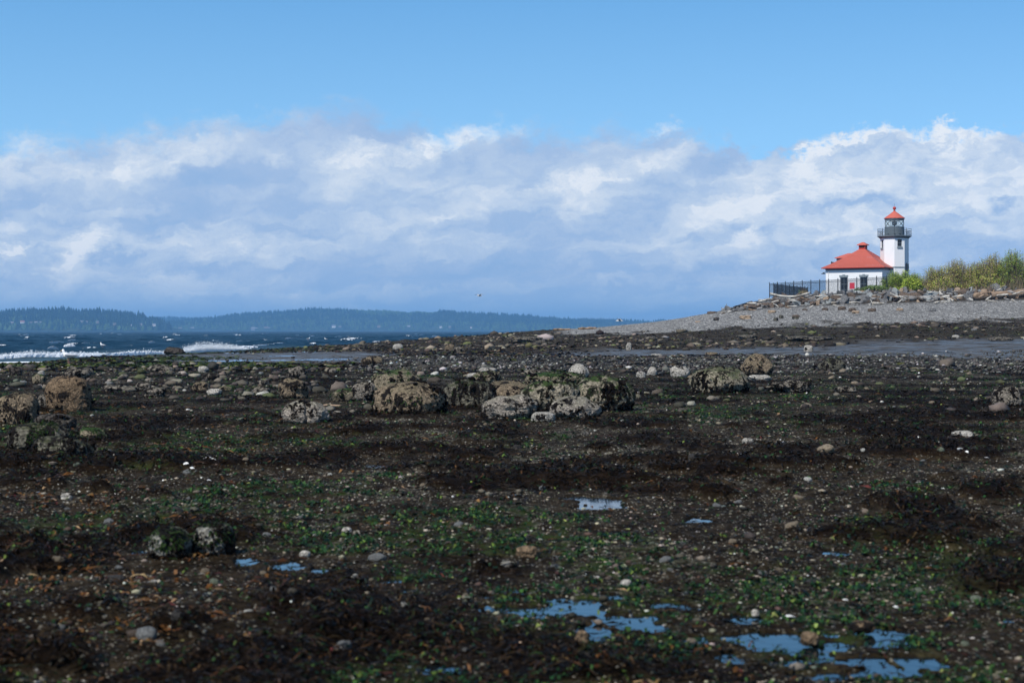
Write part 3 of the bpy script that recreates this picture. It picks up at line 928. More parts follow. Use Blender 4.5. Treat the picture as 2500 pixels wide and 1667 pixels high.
# local frame: -y looks at the shore; octagon with an edge turned to the front
octv = [(TR * math.sin(R(45 * k_)), -TR * math.cos(R(45 * k_))) for k_ in range(8)]
w = MB(); win = []
zt = tz(672) - Z0
for k_ in range(8):
    a = octv[k_ - 1]; b = octv[k_]
    L = math.hypot(a[0] - b[0], a[1] - b[1])
    ops = []
    if k_ in (1, 5):
        ops = [(0.30 * L, 0.74 * L, tz(805) - Z0, tz(690) - Z0)]
    if k_ in (7, 3):
        ops = [(0.26 * L, 0.72 * L, tz(818) - Z0, tz(695) - Z0)]
    w.wall(a, b, -0.2, zt, ops, 0.22)
    for o in ops:
        win.append((a, b, L, o))
w.build("tower_wall", m_white, tower)
for a, b, L, (s0, s1, za, zb) in win:
    a = Vector((*a, 0)); b = Vector((*b, 0)); d_ = (b - a) / L; inn = Vector((-d_.y, d_.x, 0))
    P = lambda s, z, q: a + d_ * s + inn * q + Vector((0, 0, z))
    fr = MB()
    for (p, q) in ((P(s0 + .03, za, .12), P(s0 + .03, zb, .12)), (P(s1 - .03, za, .12), P(s1 - .03, zb, .12)), (P(s0, za + .03, .123), P(s1, za + .03, .123)), (P(s0, zb - .03, .123), P(s1, zb - .03, .123)), (P(s0, (za + zb) / 2, .123), P(s1, (za + zb) / 2, .123))):
        fr.bar(p, q, .06)
    wf = fr.build("window", m_grey, tower)
    g = MB(); g.add([P(s0, za, .15), P(s1, za, .15), P(s1, zb, .15), P(s0, zb, .15)], [(0, 1, 2, 3)]); g.build("pane", m_glassdark, wf)
    sl = MB(); c = P((s0 + s1) / 2, za - .12, -.05); sl.bar(P(s0 - .06, za - .13, -.03), P(s1 + .06, za - .13, -.03), .14, .24); sl.build("window_sill", m_lgrey, wf)
belt = MB().lathe([(TR + .0, tz(1141) - Z0), (TR + .06, tz(1139) - Z0), (TR + .06, tz(1126) - Z0), (TR + .0, tz(1123) - Z0)], 8); belt.build("belt_course", m_lgrey, tower)
GR = 268 / 6.53 / F * TY
MB().lathe([(TR + .02, zt), (TR + .10, zt + .06), (GR - .12, tz(648) - Z0), (GR - .10, tz(642) - Z0)], 8).build("gallery_corbel", m_grey, tower)
MB().lathe([(GR, tz(641.5) - Z0), (GR + .02, tz(636) - Z0), (GR, tz(629) - Z0)], 8).build("gallery_floor", m_grey, tower)
zg = tz(629) - Z0; zr = tz(515) - Z0
posts = [(GR * .97 * math.sin(R(45 * k_)), -GR * .97 * math.cos(R(45 * k_))) for k_ in range(8)]
for k_ in range(8):
    p = posts[k_]
    MB().bar((*p, zg), (*p, zr + .02), .055).build("railing_post", m_black, tower)
    q = posts[(k_ + 1) % 8]
    rl = MB()
    for zz in (zr - .03, zr - .30, zg + .10):
        rl.bar((*p, zz), (*q, zz), .034)
    rl.build("railing_rail", m_black, tower)
bal = MB()
for k_ in range(8):
    p = Vector((*posts[k_], 0)); q = Vector((*posts[(k_ + 1) % 8], 0))
    for s in np.linspace(0, 1, 14)[1:-1]:
        c = p.lerp(q, s); bal.bar((c.x, c.y, zg + .1), (c.x, c.y, zr - .30), .016)
tag(bal.build("baluster", m_black, tower), kind='stuff')
DR = 151 / 6.53 / F * TY
zd = tz(494) - Z0
dr = MB()
prof = []
nb = 48
vs = []; fs = []
for i, z in enumerate((zg, zd)):
    for k_ in range(nb * 2):
        a = 2 * math.pi * k_ / (nb * 2); r = DR + (.0 if k_ % 2 else .025)
        vs.append((r * math.sin(a), -r * math.cos(a), z))
fs = [(k_, (k_ + 1) % (2 * nb), 2 * nb + (k_ + 1) % (2 * nb), 2 * nb + k_) for k_ in range(2 * nb)] + [tuple(range(2 * nb, 4 * nb))]
dr.add(vs, fs); drum = dr.build("lantern_drum", m_grey, tower)
MB().lathe([(DR + .04, zd), (DR + .05, zd + .03), (DR + .04, zd + .08)], 32).build("drum_ledge", m_grey, drum)
for a in (-38, 2, 34):
    MB().bar(((DR + .02) * math.sin(R(a)), -(DR + .02) * math.cos(R(a)), zg + .22), ((DR + .07) * math.sin(R(a)), -(DR + .07) * math.cos(R(a)), zg + .22), .16, .12).build("drum_vent", m_black, drum)
zlt = tz(378) - Z0
lant = MB().lathe([(DR - .05, zd + .08), (DR - .05, zlt)], 16, cap=False).build("lantern_glazing", m_glass, tower)
for k_ in range(8):
    a0 = R(45 * k_ + 22.5); a1 = R(45 * k_ + 67.5); r = DR - .02
    A0 = (r * math.sin(a0), -r * math.cos(a0)); A1 = (r * math.sin(a1), -r * math.cos(a1)); am = (a0 + a1) / 2
    for (p, q, zp, zq) in ((a0, a1, zd + .08, zlt), (a1, a0, zd + .08, zlt)):
        bb = MB()
        pts = [(r * math.sin(p + (q - p) * s), -r * math.cos(p + (q - p) * s), zp + (zq - zp) * s) for s in np.linspace(0, 1, 5)]
        bb.tube(pts, [.028] * 5, 5).build("glazing_bar", m_grey, lant)
    if k_ % 2 == 0:
        MB().bar((*A0, zd + .08), (*A0, zlt), .06).build("glazing_post", m_grey, lant)
MB().lathe([(.10, zd + .02), (.13, zd + .32), (.30, zd + .36), (.36, zd + .52), (.36, zd + .74), (.28, zd + .88), (.10, zd + .92)], 16).build("beacon_lens", m_lens, tower, True)
RR = 166 / 6.53 / F * TY
ze = tz(350) - Z0
MB().lathe([(DR + .02, zlt), (DR + .03, zlt + .10), (DR + .02, ze - .03)], 24).build("lantern_head_ring", m_grey, tower)
roof = MB().lathe([(DR + .02, ze - .028), (RR, ze - .03), (RR, ze + .03), (RR * .74, tz(315) - Z0), (RR * .34, tz(265) - Z0), (.20, tz(240) - Z0), (.12, tz(232) - Z0)], 16).build("lantern_roof", m_red, tower)
zb_ = tz(187) - Z0
rb = 27 / 6.53 / F * TY
prof = [(.14, tz(236) - Z0), (.17, tz(226) - Z0), (.09, tz(220) - Z0), (.10, zb_ - rb)] + [(max(.01, rb * math.sin(a)), zb_ - rb * math.cos(a)) for a in np.linspace(.35, math.pi - .1, 10)]
ball = MB().lathe(prof, 20).build("ventilator_ball", m_deepred, roof, True)
MB().bar((0, 0, zb_ + rb - .02), (0, 0, tz(108) - Z0), .025).build("lightning_rod", m_black, roof)
# a small dark doorway and lamp low on the tower's right-hand side
a = Vector((*octv[1], 0)); b = Vector((*octv[2], 0)); d_ = (b - a).normalized(); outw = Vector((d_.y, -d_.x, 0))
s0 = a + d_ * .35 + outw * .02; s1 = a + d_ * 1.15 + outw * .02
MB().bar(s0 + Vector((0, 0, tz(1135) - Z0)), s1 + Vector((0, 0, tz(1135) - Z0)), .30, 1.05).build("wall_vent", m_black, tower)
MB().bar(s0.lerp(s1, .5) + Vector((0, 0, tz(1090) - Z0)), s0.lerp(s1, .5) + Vector((0, 0, tz(1055) - Z0)), .10).build("vent_pipe", m_black, tower)

# ---------------------------------------------------------------- fog signal building beside the tower
HC = Vector((50.97, 235.0, 0)); HROT = R(-30); HW, HD = 8.1, 8.0
# local frame: origin at front right corner, x to the left along the front, y back into the building
house = tag(empty("fog_signal_building", (HC.x, HC.y, Z0), 0), 'low white building with red hipped roof and small cupola beside the lighthouse tower', 'building')
ex = Vector((-math.cos(R(30)), math.sin(R(30)), 0)); ey = Vector((math.sin(R(30)), math.cos(R(30)), 0))


def hl(x, y, z):
    v = ex * x + ey * y
    return (v.x, v.y, z)


def hz_(zy, Y=236.5):
    return EYE + (HY - (480 + zy / 6.53)) / F * Y - Z0


zev = hz_(1166); zw0 = -0.2
w = MB()
# doors in the front, at photo close-up columns 470-582 and 785-905 of a front that spans 237-1135
def fx(zx): return (1135 - zx) / (1135 - 237) * HW
doors = [(fx(582), fx(470), 0.0, hz_(1282)), (fx(903), fx(787), 0.0, hz_(1282))]
w.wall(hl(HW, 0, 0), hl(0, 0, 0), zw0, zev, [(HW - b_, HW - a_, c_, e_) for a_, b_, c_, e_ in doors], 0.25)
w.wall(hl(0, 0, 0), hl(0, HD, 0), zw0, zev)
w.wall(hl(HW, HD, 0), hl(HW, 0, 0), zw0, zev)
w.wall(hl(0, HD, 0), hl(HW, HD, 0), zw0, zev)
w.build("wall", m_white, house)
for k_, (a_, b_, c_, e_) in enumerate(doors):
    fr = MB()
    for (p, q) in ((hl(a_ + .06, .12, c_), hl(a_ + .06, .12, e_)), (hl(b_ - .06, .12, c_), hl(b_ - .06, .12, e_)), (hl(a_, .124, e_ - .06), hl(b_, .124, e_ - .06)), (hl((a_ + b_) / 2, .12, c_), hl((a_ + b_) / 2, .12, e_)), (hl(a_, .124, 1.0), hl(b_, .124, 1.0)), (hl(a_, .124, 1.75), hl(b_, .124, 1.75))):
        fr.bar(p, q, .10)
    dd = fr.build("door", m_grey, house)
    g = MB(); g.add([hl(b_, .2, c_), hl(a_, .2, c_), hl(a_, .2, e_), hl(b_, .2, e_)], [(0, 1, 2, 3)]); g.build("pane", m_glassdark, dd)
    ln = MB()
    z0_ = e_; z1_ = hz_(1247)
    ln.add([hl(b_ + .10, -.06, z0_), hl(a_ - .10, -.06, z0_), hl(a_ - .16, -.06, z1_), hl(b_ + .16, -.06, z1_), hl(b_ + .10, .05, z0_), hl(a_ - .10, .05, z0_), hl(a_ - .16, .05, z1_), hl(b_ + .16, .05, z1_)],
           [(0, 1, 2, 3), (1, 5, 6, 2), (3, 2, 6, 7), (0, 3, 7, 4), (0, 4, 5, 1)])
    l_ = ln.build("lintel", m_lgrey, house)
    ks = MB(); m_ = (a_ + b_) / 2
    ks.add([hl(m_ + .13, -.10, z0_ - .02), hl(m_ - .13, -.10, z0_ - .02), hl(m_ - .18, -.10, z1_ + .09), hl(m_ + .18, -.10, z1_ + .09), hl(m_ + .13, .04, z0_ - .02), hl(m_ - .13, .04, z0_ - .02), hl(m_ - .18, .04, z1_ + .09), hl(m_ + .18, .04, z1_ + .09)],
           [(0, 1, 2, 3), (1, 5, 6, 2), (3, 2, 6, 7), (0, 3, 7, 4), (0, 4, 5, 1)]); ks.build("keystone", m_lgrey, l_)
# frieze and roof in stepped courses
OV = 0.50
def ring(x0, x1, y0, y1, z): return [hl(x1, y0, z), hl(x0, y0, z), hl(x0, y1, z), hl(x1, y1, z)]
fz = MB()
o1 = .05
r0 = ring(-o1, HW + o1, -o1, HD + o1, zev - .02); r1 = ring(-o1, HW + o1, -o1, HD + o1, zev + .22)
fz.add(r0 + r1, [(0, 1, 5, 4), (1, 2, 6, 5), (2, 3, 7, 6), (3, 0, 4, 7), (3, 2, 1, 0)])
fz.build("frieze", m_grey, house)
rf = MB(); zr0 = zev + .22
apx, apy = HW / 2, HD / 2
zap = hz_(842, 240)
fas = MB(); ra = ring(-OV, HW + OV, -OV, HD + OV, zr0 - .0); rb2 = ring(-OV - .03, HW + OV + .03, -OV - .03, HD + OV + .03, zr0 + .11); rc = ring(-.04, HW + .04, -.04, HD + .04, zr0)
fas.add(ra + rb2 + rc, [(0, 1, 5, 4), (1, 2, 6, 5), (2, 3, 7, 6), (3, 0, 4, 7), (8, 9, 1, 0), (9, 10, 2, 1), (10, 11, 3, 2), (11, 8, 0, 3)])
fas.build("eaves_gutter", m_deepred, house)
NC = 16
prev = None
for i in range(NC + 1):
    s = i / NC
    zz = zr0 + .115 + (zap - zr0 - .115) * (0.62 * s + 0.38 * s ** 1.5) if i else zr0 + .112
    inx = (HW / 2 + OV + .03 - .48) * s; iny = (HD / 2 + OV + .03 - .48) * s
    rr_ = ring(-OV - .03 + inx, HW + OV + .03 - inx, -OV - .03 + iny, HD + OV + .03 - iny, zz)
    if prev is not None:
        rf.add(prev + rr_, [(0, 1, 5, 4), (1, 2, 6, 5), (2, 3, 7, 6), (3, 0, 4, 7)])
        e = 0.035      # the next course starts a little lower and stands proud
        rr_ = ring(-OV - .03 + inx - e, HW + OV + .03 - inx + e, -OV - .03 + iny - e, HD + OV + .03 - iny + e, zz + .018)
    prev = rr_
rf.add(prev, [(0, 1, 2, 3)])
hroof = rf.build("roof", m_red, house)
cu = MB(); bz = zap - .25; ch = .47; zc1 = hz_(776, 240); zc2 = hz_(726, 240)
r0 = ring(apx - ch, apx + ch, apy - ch, apy + ch, bz); r1 = ring(apx - ch, apx + ch, apy - ch, apy + ch, zc1)
cu.add(r0 + r1, [(0, 1, 5, 4), (1, 2, 6, 5), (2, 3, 7, 6), (3, 0, 4, 7)])
cup = cu.build("cupola", m_deepred, hroof)
cr = MB(); e = .69
r0 = ring(apx - e, apx + e, apy - e, apy + e, zc1); r1 = ring(apx - e, apx + e, apy - e, apy + e, zc1 + .08)
r2 = ring(apx - .14, apx + .14, apy - .14, apy + .14, zc2)
cr.add(r0 + r1 + r2, [(3, 2, 1, 0), (0, 1, 5, 4), (1, 2, 6, 5), (2, 3, 7, 6), (3, 0, 4, 7), (4, 5, 9, 8), (5, 6, 10, 9), (6, 7, 11, 10), (7, 4, 8, 11), (8, 9, 10, 11)])
cr.build("cupola_roof", m_red, hroof)
lv = MB()
for zz in np.linspace(zc1 - .30, zc1 - .08, 4):
    lv.bar(hl(apx - .36, apy - ch - .01, zz), hl(apx + .36, apy - ch - .01, zz), .05, .04)
    lv.bar(hl(apx - ch - .01, apy - .36, zz), hl(apx - ch - .01, apy + .36, zz), .05, .04)
lv.build("cupola_louvre", m_dark, hroof)
# raised dormer with its own hipped roof on the seaward side
zd0 = hz_(1010, 243); zd1 = hz_(985, 243); zd2 = hz_(900, 243)
DXa, DXb, DYa, DYb = 5.0, 8.15, 4.6, 7.6
dm = MB(); r0 = ring(DXa, DXb, DYa, DYb, zr0 + .3); r1 = ring(DXa, DXb, DYa, DYb, zd1)
dm.add(r0 + r1, [(0, 1, 5, 4), (1, 2, 6, 5), (2, 3, 7, 6), (3, 0, 4, 7)])
dmo = dm.build("dormer", m_grey, house)
dr_ = MB(); e = .22
r0 = ring(DXa - e, DXb + e, DYa - e, DYb + e, zd1); r1 = ring(DXa - e, DXb + e, DYa - e, DYb + e, zd1 + .09)
my = (DYa + DYb) / 2
dr_.add(r0 + r1 + [hl(DXb - 1.2, my, zd2), hl(DXa - .6, my, zd2)], [(3, 2, 1, 0), (0, 1, 5, 4), (1, 2, 6, 5), (2, 3, 7, 6), (3, 0, 4, 7), (4, 5, 9, 8), (5, 6, 9), (6, 7, 8, 9), (7, 4, 8)])
dr_.build("dormer_roof", m_red, dmo)
hn = MB(); zh = hz_(1043, 241)
hn.tube([hl(7.4, 5.2, zh), hl(8.55, 5.0, zh), hl(8.9, 4.9, zh), hl(9.02, 4.9, zh)], [.06, .08, .13, .19], 10)
hn.build("fog_horn", m_black, house)
hb = MB(); zb2 = hz_(1222)
hb.box((-.6, -.1, 0), (.0, .1, .05))
br = MB(); br.bar(hl(HW, .5, zb2 + .20), hl(HW + .55, .5, zb2 + .20), .05).bar(hl(HW, .5, zb2 + .42), hl(HW + .4, .5, zb2 + .22), .035)
br.lathe([(.06, zb2 + .22), (.10, zb2 + .15), (.34, zb2 + .03), (.36, zb2)], 14, c=hl(HW + .52, .5, 0)[:2]); br.build("lamp_bracket", m_black, house)
MB().bar(hl(HW - .38, -.06, 0), hl(HW - .38, -.06, zev - .03), .07).build("downpipe", m_white, house)
MB().lathe([(.05, 0), (.09, .02), (.09, .06), (.03, .08)], 10, c=hl(HW / 2 + .2, -.12, 0)[:2]).build("eaves_lamp", m_lgrey, house).location.z = zev + .02

# ---------------------------------------------------------------- picket fence
FA = Vector((35.9, 238.0, 0)); FB = Vector((45.6, 207.6, 0)); FC = Vector((45.4, 262.0, 0))
fence = tag(empty("picket_fence", (FA.x, FA.y, 6.1)), 'black steel picket fence running along the top of the rocks in front of the building', 'fence')
pk = MB()
for (A, B, nP) in ((FA, FB, 13), (FA, FC, 10)):
    for i in range(nP + 1):
        c = A.lerp(B, i / nP) - FA
        if i == 0 and B is FC:
            continue
        p = MB(); p.bar((c.x, c.y, -.6), (c.x, c.y, 2.05), .085); p.lathe([(.07, 2.05), (.07, 2.09), (.01, 2.13)], 4, c=(c.x, c.y)); p.build("fence_post", m_black, fence)
        if i < nP:
            e = A.lerp(B, (i + 1) / nP) - FA
            for zz in (1.93, 1.70, .22):
                MB().bar((c.x, c.y, zz), (e.x, e.y, zz), .045).build("fence_rail", m_black, fence)
            for s in np.arange(0.045, 1, 0.0455):
                q = c.lerp(e, s); pk.bar((q.x, q.y, .08), (q.x, q.y, 1.93), .019)
tag(pk.build("picket", m_black, fence), kind='stuff')
sp = FA.lerp(FB, .735) - FA
dirn = (FB - FA).normalized(); nrm = Vector((dirn.y, -dirn.x, 0))
if nrm.y > 0: nrm = -nrm
c = FA + sp + nrm * .06
sg = MB()
sg.bar((-.62 * dirn.x, -.62 * dirn.y, 0), (.62 * dirn.x, .62 * dirn.y, 0), .02, .78)
so = sg.build("warning_sign", m_signred)
so.location = (c.x, c.y, 7.15)
tag(so, 'plain red rectangular sign fixed to the picket fence between the two doors', 'sign')

# ---------------------------------------------------------------- stone
def ico(sub):
    bm = bmesh.new(); bmesh.ops.create_icosphere(bm, subdivisions=sub, radius=1)
    v = np.array([x.co[:] for x in bm.verts]); f = np.array([[q.index for q in p.verts] for p in bm.faces]); bm.free()
    return v, f


ICO = {k_: ico(k_) for k_ in (1, 2, 3, 4, 5, 6)}


def boulder_mat(name, tan, dark, darkamt, green, greenamt, stripe=(2.4, 2.4, 1.9), coarse=1.0):
    m, t = material(name)
    tc = t.new('ShaderNodeTexCoord').outputs['Object']
    oi = t.new('ShaderNodeObjectInfo').outputs['Random']
    off = t.new('ShaderNodeVectorMath', operation='ADD')
    t.put(off.inputs[0], tc); t.put(off.inputs[1], t.xyz(t.mul(oi, 37.0), t.mul(oi, 71.0), t.mul(oi, 13.0)))
    co = off.outputs[0]
    nz = t.sep(t.new('ShaderNodeNewGeometry').outputs['Normal'])[2]
    n1 = t.noise(co, 3.0 * coarse, 6, 0.65); n2 = t.noise(co, 24.0, 5, 0.7); nst = t.noise(t.vmul(co, stripe), 2.2, 6, 0.68, 0.5)
    v1 = t.voronoi(co, 46.0, 'Distance'); v2 = t.sep(t.voronoi(co, 46.0, 'Color'))[0]
    lo_ = tuple(c * .6 for c in tan); hi_ = tuple(min(1, c * 2.1) for c in tan)
    base = t.ramp(t.add(t.mul(n1, .45), t.mul(v2, .55)), [(0.2, lo_), (0.5, tan), (0.85, hi_)])
    base = t.mix(t.step(n2, .58, .75, 0, .45), base, tuple(min(1, c * 2.0) for c in tan))
    base = t.mix(t.mul(t.step(n2, .46, .36), .7), base, tuple(c * .3 for c in tan))
    gm = t.mul(t.step(t.add(t.mul(nz, .6), t.mul(t.sub(n1, .5), 1.8)), .28, .60), greenamt)
    gcol_ = t.ramp(n2, [(0.3, tuple(c * .5 for c in green)), (0.6, green), (0.8, tuple(min(1, c * 2.2) for c in green))])
    base = t.mix(gm, base, gcol_)
    dm_ = t.step(t.add(nst, t.mul(t.sub(n2, .5), .35)), .60 - .17 * darkamt, .635 - .17 * darkamt)
    dcol = t.ramp(n2, [(0.35, tuple(c * .5 for c in dark)), (0.7, tuple(c * 1.8 for c in dark))])
    base = t.mix(dm_, base, dcol)
    t.put(t.b.inputs['Base Color'], base)
    t.b.inputs['Roughness'].default_value = 0.85
    t.b.inputs['Specular IOR Level'].default_value = 0.15
    h = t.add(t.mul(n2, .5), t.add(t.mul(v1, .5), t.mul(dm_, .5)))
    t.put(t.b.inputs['Normal'], t.bump(h, 0.9, 0.035))
    return m


DK = (.007, .005, .004)
GR_ = (.030, .048, .012)
m_b_tan = boulder_mat("barnacled_brown_stone", (.165, .125, .082), DK, .45, GR_, .25)
m_b_brown = boulder_mat("bare_brown_stone", (.135, .092, .055), DK, .25, GR_, .05, (1.5, 1.5, 2.2))
m_b_grey = boulder_mat("barnacled_grey_stone", (.22, .19, .155), DK, .35, (.10, .11, .05), .35, (2, 2, 1.5))
m_b_green = boulder_mat("weedy_green_stone", (.17, .14, .095), DK, .38, (.030, .062, .014), 1.0, (2.2, 2.2, 1.0))
m_b_stripe = boulder_mat("striped_weedy_stone", (.21, .18, .13), (.010, .009, .005), .50, (.032, .055, .012), .75, (3.6, 3.6, 1.3))
m_b_dome = boulder_mat("green_draped_stone", (.21, .18, .13), (.008, .008, .004), .55, (.034, .062, .012), 1.0, (3.4, 3.4, 1.2))
m_b_near = boulder_mat("wet_weedy_stone", (.17, .16, .135), (.004, .0035, .0025), .80, (.03, .045, .014), .9, (1.6, 1.6, 1.2), 1.6)
m_b_pale = boulder_mat("pale_grey_stone", (.30, .275, .235), DK, .08, GR_, .05, (2, 2, 2))
m_b_dark = boulder_mat("dark_mussel_covered_stone", (.06, .05, .042), DK, .6, GR_, .1)
m_b_wrack = boulder_mat("weed_and_barnacle_stone", (.17, .145, .115), DK, .62, GR_, .25, (3, 3, 2.4), 1.6)
m_b_olive = boulder_mat("olive_slimy_stone", (.11, .10, .075), DK, .62, (.030, .036, .010), .8, (2.5, 2.5, .8))
m_frond = plain("rockweed_frond", (.008, .0055, .004), 0.6, 0.05, 0.6, 12)
m_frond_g = plain("green_weed_frond", (.016, .030, .008), 0.7, 0.05, 0.6, 12)


def rock_shape(v, seed, sq=2.4, rough=0.22, lump=0.25, groove=0.0):
    """unit rock from unit sphere points"""
    n_ = v / np.linalg.norm(v, axis=1, keepdims=True)
    r = (np.abs(n_[:, 0]) ** sq + np.abs(n_[:, 1]) ** sq + np.abs(n_[:, 2]) ** sq) ** (-1 / sq)
    r = r * (1 + lump * 2 * fbm3(n_ * 1.3 + seed * 3.7, 2, seed) + rough * fbm3(n_ * 4.0 + seed, 3, seed + 5) + rough * .5 * fbm3(n_ * 14 + seed, 3, seed + 9))
    if groove:
        r = r * (1 - groove * np.exp(-((n_[:, 0] - .12 + .25 * fbm3(n_ * 2, 2, seed)) / .07) ** 2))
    return n_ * r[:, None]


def frond_mesh(V, rz, rx, n_, seed, length, width, zmax=.75, zmin=-.3):
    """short strips of weed that cling to a boulder"""
    g = np.random.default_rng(seed)
    cand = np.where((V[:, 2] < rz * zmax) & (V[:, 2] > rz * zmin))[0]
    if len(cand) == 0:
        return None
    pt = vn3(V[cand] / rx * 2.4 + seed, seed)          # weed keeps to patches
    cand = cand[pt > .52]
    if len(cand) < 4:
        return None
    idx = g.choice(cand, n_)
    P = V[idx]
    out_ = P / np.array([1, 1, max(rz / rx, .4)]); out_ = out_ / np.linalg.norm(out_, axis=1, keepdims=True)
    down = np.tile(np.array([[0, 0, -1.0]]), (n_, 1)) + out_ * (out_[:, 2:3]) + g.normal(0, .6, (n_, 3))
    down /= np.linalg.norm(down, axis=1, keepdims=True)
    side = np.cross(out_, down); side /= np.linalg.norm(side, axis=1, keepdims=True) + 1e-9
    L = length * g.uniform(.4, 1.3, (n_, 1)); Wd = width * g.uniform(.5, 1.5, (n_, 1))
    rows = []
    for s, wf, lift in ((0, .6, .002), (.5, 1.0, .012), (1.0, .25, .008)):
        c = P + down * L * s + out_ * (lift * rx * g.uniform(.5, 1.8, (n_, 1)) + .006)
        rows += [c - side * Wd * wf, c + side * Wd * wf]
    VV = np.stack(rows, 1).reshape(-1, 3)
    b = np.arange(n_)[:, None] * 6
    FF = np.concatenate([b + np.array([[0, 1, 3, 2]]), b + np.array([[2, 3, 5, 4]])])
    return VV, FF


def tuft_mesh(V, rz, rx, n_, seed, size):
    """dark knobbly tufts: patches over the stone, thick round its foot, where they also stand in for shade"""
    g = np.random.default_rng(seed)
    zf = V[:, 2] / rz
    pt = vn3(V / rx * 2.1 + seed * 1.3, seed) + .5 * (vn3(V / rx * 6 + seed, seed + 2) - .5)
    wgt = np.where(pt > .66, 1.0, .006) + 1.6 * (1 - sm(zf, .05, .30)) * (pt > .30)  # weed crowded at the foot also darkens it like undercut shade
    wgt *= (zf > .0)
    idx = g.choice(len(V), n_, p=wgt / wgt.sum())
    P = V[idx] + g.normal(0, .012 * rx, (n_, 3))
    v, f = ICO[1]
    sz = size * np.exp(g.normal(0, .4, n_))
    VV = v[None] * (1 + g.normal(0, .3, (n_, len(v), 1))) * (sz[:, None] * np.array([[1.15, 1.15, .9]]))[:, None, :] + P[:, None, :]
    FF = (f[None] + (np.arange(n_) * len(v))[:, None, None]).reshape(-1, 3)
    return VV.reshape(-1, 3), FF


used_spots = []


def boulder(px, py, wpx, hpx, mat, label, seed, sub=5, depth=0.85, sq=2.4, rough=.15, lump=.25, groove=0., fr=0, frg=0, name="boulder", group=None, rz=None, tilt=0.0, peak=0.0, cat='boulder'):
    """a boulder seen at column px with its foot at row py, width and height in photo pixels"""
    x, y, z = hit(px, py)
    wid = wpx * y / F; hgt = hpx * y / F
    yc = y + wid * depth * .38
    xc = (px - 1250) / F * yc
    zc = float(base_z(np.array([xc]), np.array([yc]))[0])
    v, f = ICO[sub]
    S = rock_shape(v, seed, sq, rough, lump, groove)
    S = S / np.array([np.ptp(S[:, 0]) / 2, np.ptp(S[:, 1]) / 2, np.max(S[:, 2])])
    S[:, 0] -= (S[:, 0].max() + S[:, 0].min()) / 2
    rx = wid / 2; ry = wid * depth / 2; rzz = hgt * 1.0
    if peak:
        q = np.clip(S[:, 2], 0, 1); S[:, 0] *= 1 - peak * q; S[:, 1] *= 1 - peak * q
    S[:, 2] = np.where(S[:, 2] < -.6, -.6 + (S[:, 2] + .6) * .5, S[:, 2])
    S[:, 2] = (S[:, 2] + .6) / 1.6
    V = S * np.array([rx, ry, rzz])
    V[:, 0] += tilt * np.clip(V[:, 2], 0, None)
    me = mesh_np(name, V, f, smooth=True)
    o = link(name, me, mat, loc=(xc, yc, zc - .03 * hgt))
    tag(o, label, cat, group)
    used_spots.append((xc, yc, wid * .5))
    if fr:
        tag(link("weed_shade_tufts", mesh_np("weed_shade_tufts", *tuft_mesh(V, rzz, rx, int(fr * 1.15), seed + 300, .002 + .032 * min(rx, 1))), m_frond, o), kind='stuff')
        q = frond_mesh(V, rzz, rx, int(fr * .35), seed + 100, .07 * min(1.1, rx + .3), .006 + .005 * rx)
        if q:
            tag(link("seaweed_fringe", mesh_np("seaweed_fringe", *q), m_frond, o), kind='stuff')
    if frg:
        q = frond_mesh(V, rzz, rx, int(frg * .9), seed + 200, .085 * min(1.1, rx + .3), .006 + .005 * rx, 1.1, .35)
        if q:
            tag(link("green_algae_tuft", mesh_np("green_algae_tuft", *q), m_frond_g, o), kind='stuff')
    return o


S_ = 1.0629          # the list below was measured on a picture 2352 wide


def B(cx, by, w, h, mat, label, seed, **kw):
    gx = 1.2 if 780 < cx < 1400 and by > 880 and w > 45 else 1.0
    return boulder(cx * S_, by * S_, w * S_ * gx, h * S_ * (1.02 if gx > 1 else 1), mat, label, seed, **kw)


B(158, 946, 110, 86, m_b_brown, 'tall smooth brown boulder with a flat top, largest stone near the left edge', 1, sub=6, sq=2.8, lump=.14, rough=.12, fr=90)
B(178, 872, 66, 26, m_b_wrack, 'rough dark barnacled rock poking up right behind the tall flat-topped boulder', 2, lump=.35, fr=160)
B(42, 974, 90, 74, m_b_tan, 'brown boulder with dark vertical streaks cut by the left edge of the photo', 3, sub=6, sq=2.8, lump=.15, groove=.12, fr=260)
B(98, 946, 26, 42, m_b_wrack, 'narrow upright rock squeezed between the two big brown boulders at left', 4, fr=80)
B(90, 880, 34, 22, m_b_green, 'small weed-streaked rock left of the tall flat-topped boulder', 5, fr=80)
B(36, 862, 30, 20, m_b_dark, 'dark rock at the far left edge where the wet sand meets the weed', 6, fr=60)
B(95, 862, 16, 12, m_b_pale, 'little pale stone on the weed just in front of the left gull', 7, sub=4)
B(98, 874, 18, 7, m_b_pale, 'flat pale stone lying on weed left of the tall flat-topped boulder', 8, sub=4)
B(128, 986, 96, 36, m_b_dark, 'low dark mound with orange weed below the big left boulders', 9, sub=6, sq=2.0, lump=.15, fr=300)
B(92, 1036, 150, 66, m_b_olive, 'broad low rock draped in olive-green weed near the left edge', 10, sub=6, sq=2.2, lump=.14, frg=420, fr=120)
B(140, 1058, 150, 56, m_b_olive, 'low grey-streaked rock with black weed in front of the olive-green one', 11, sub=6, sq=2.2, lump=.18, fr=420)
B(214, 1020, 78, 38, m_b_green, 'green-topped low rock with a black right side, right of the olive-green pair', 12, sub=6, sq=2.0, fr=200, frg=180)
B(392, 1284, 100, 74, m_b_near, 'pale-topped rounded rock, left of the closest pair of boulders', 13, sub=6, sq=2.4, lump=.10, fr=240, frg=160, depth=1.0)
B(490, 1276, 102, 76, m_b_near, 'black-sided rock with a yellow-green band, right of the closest pair', 14, sub=6, sq=2.5, lump=.16, fr=320, frg=160, depth=.9)
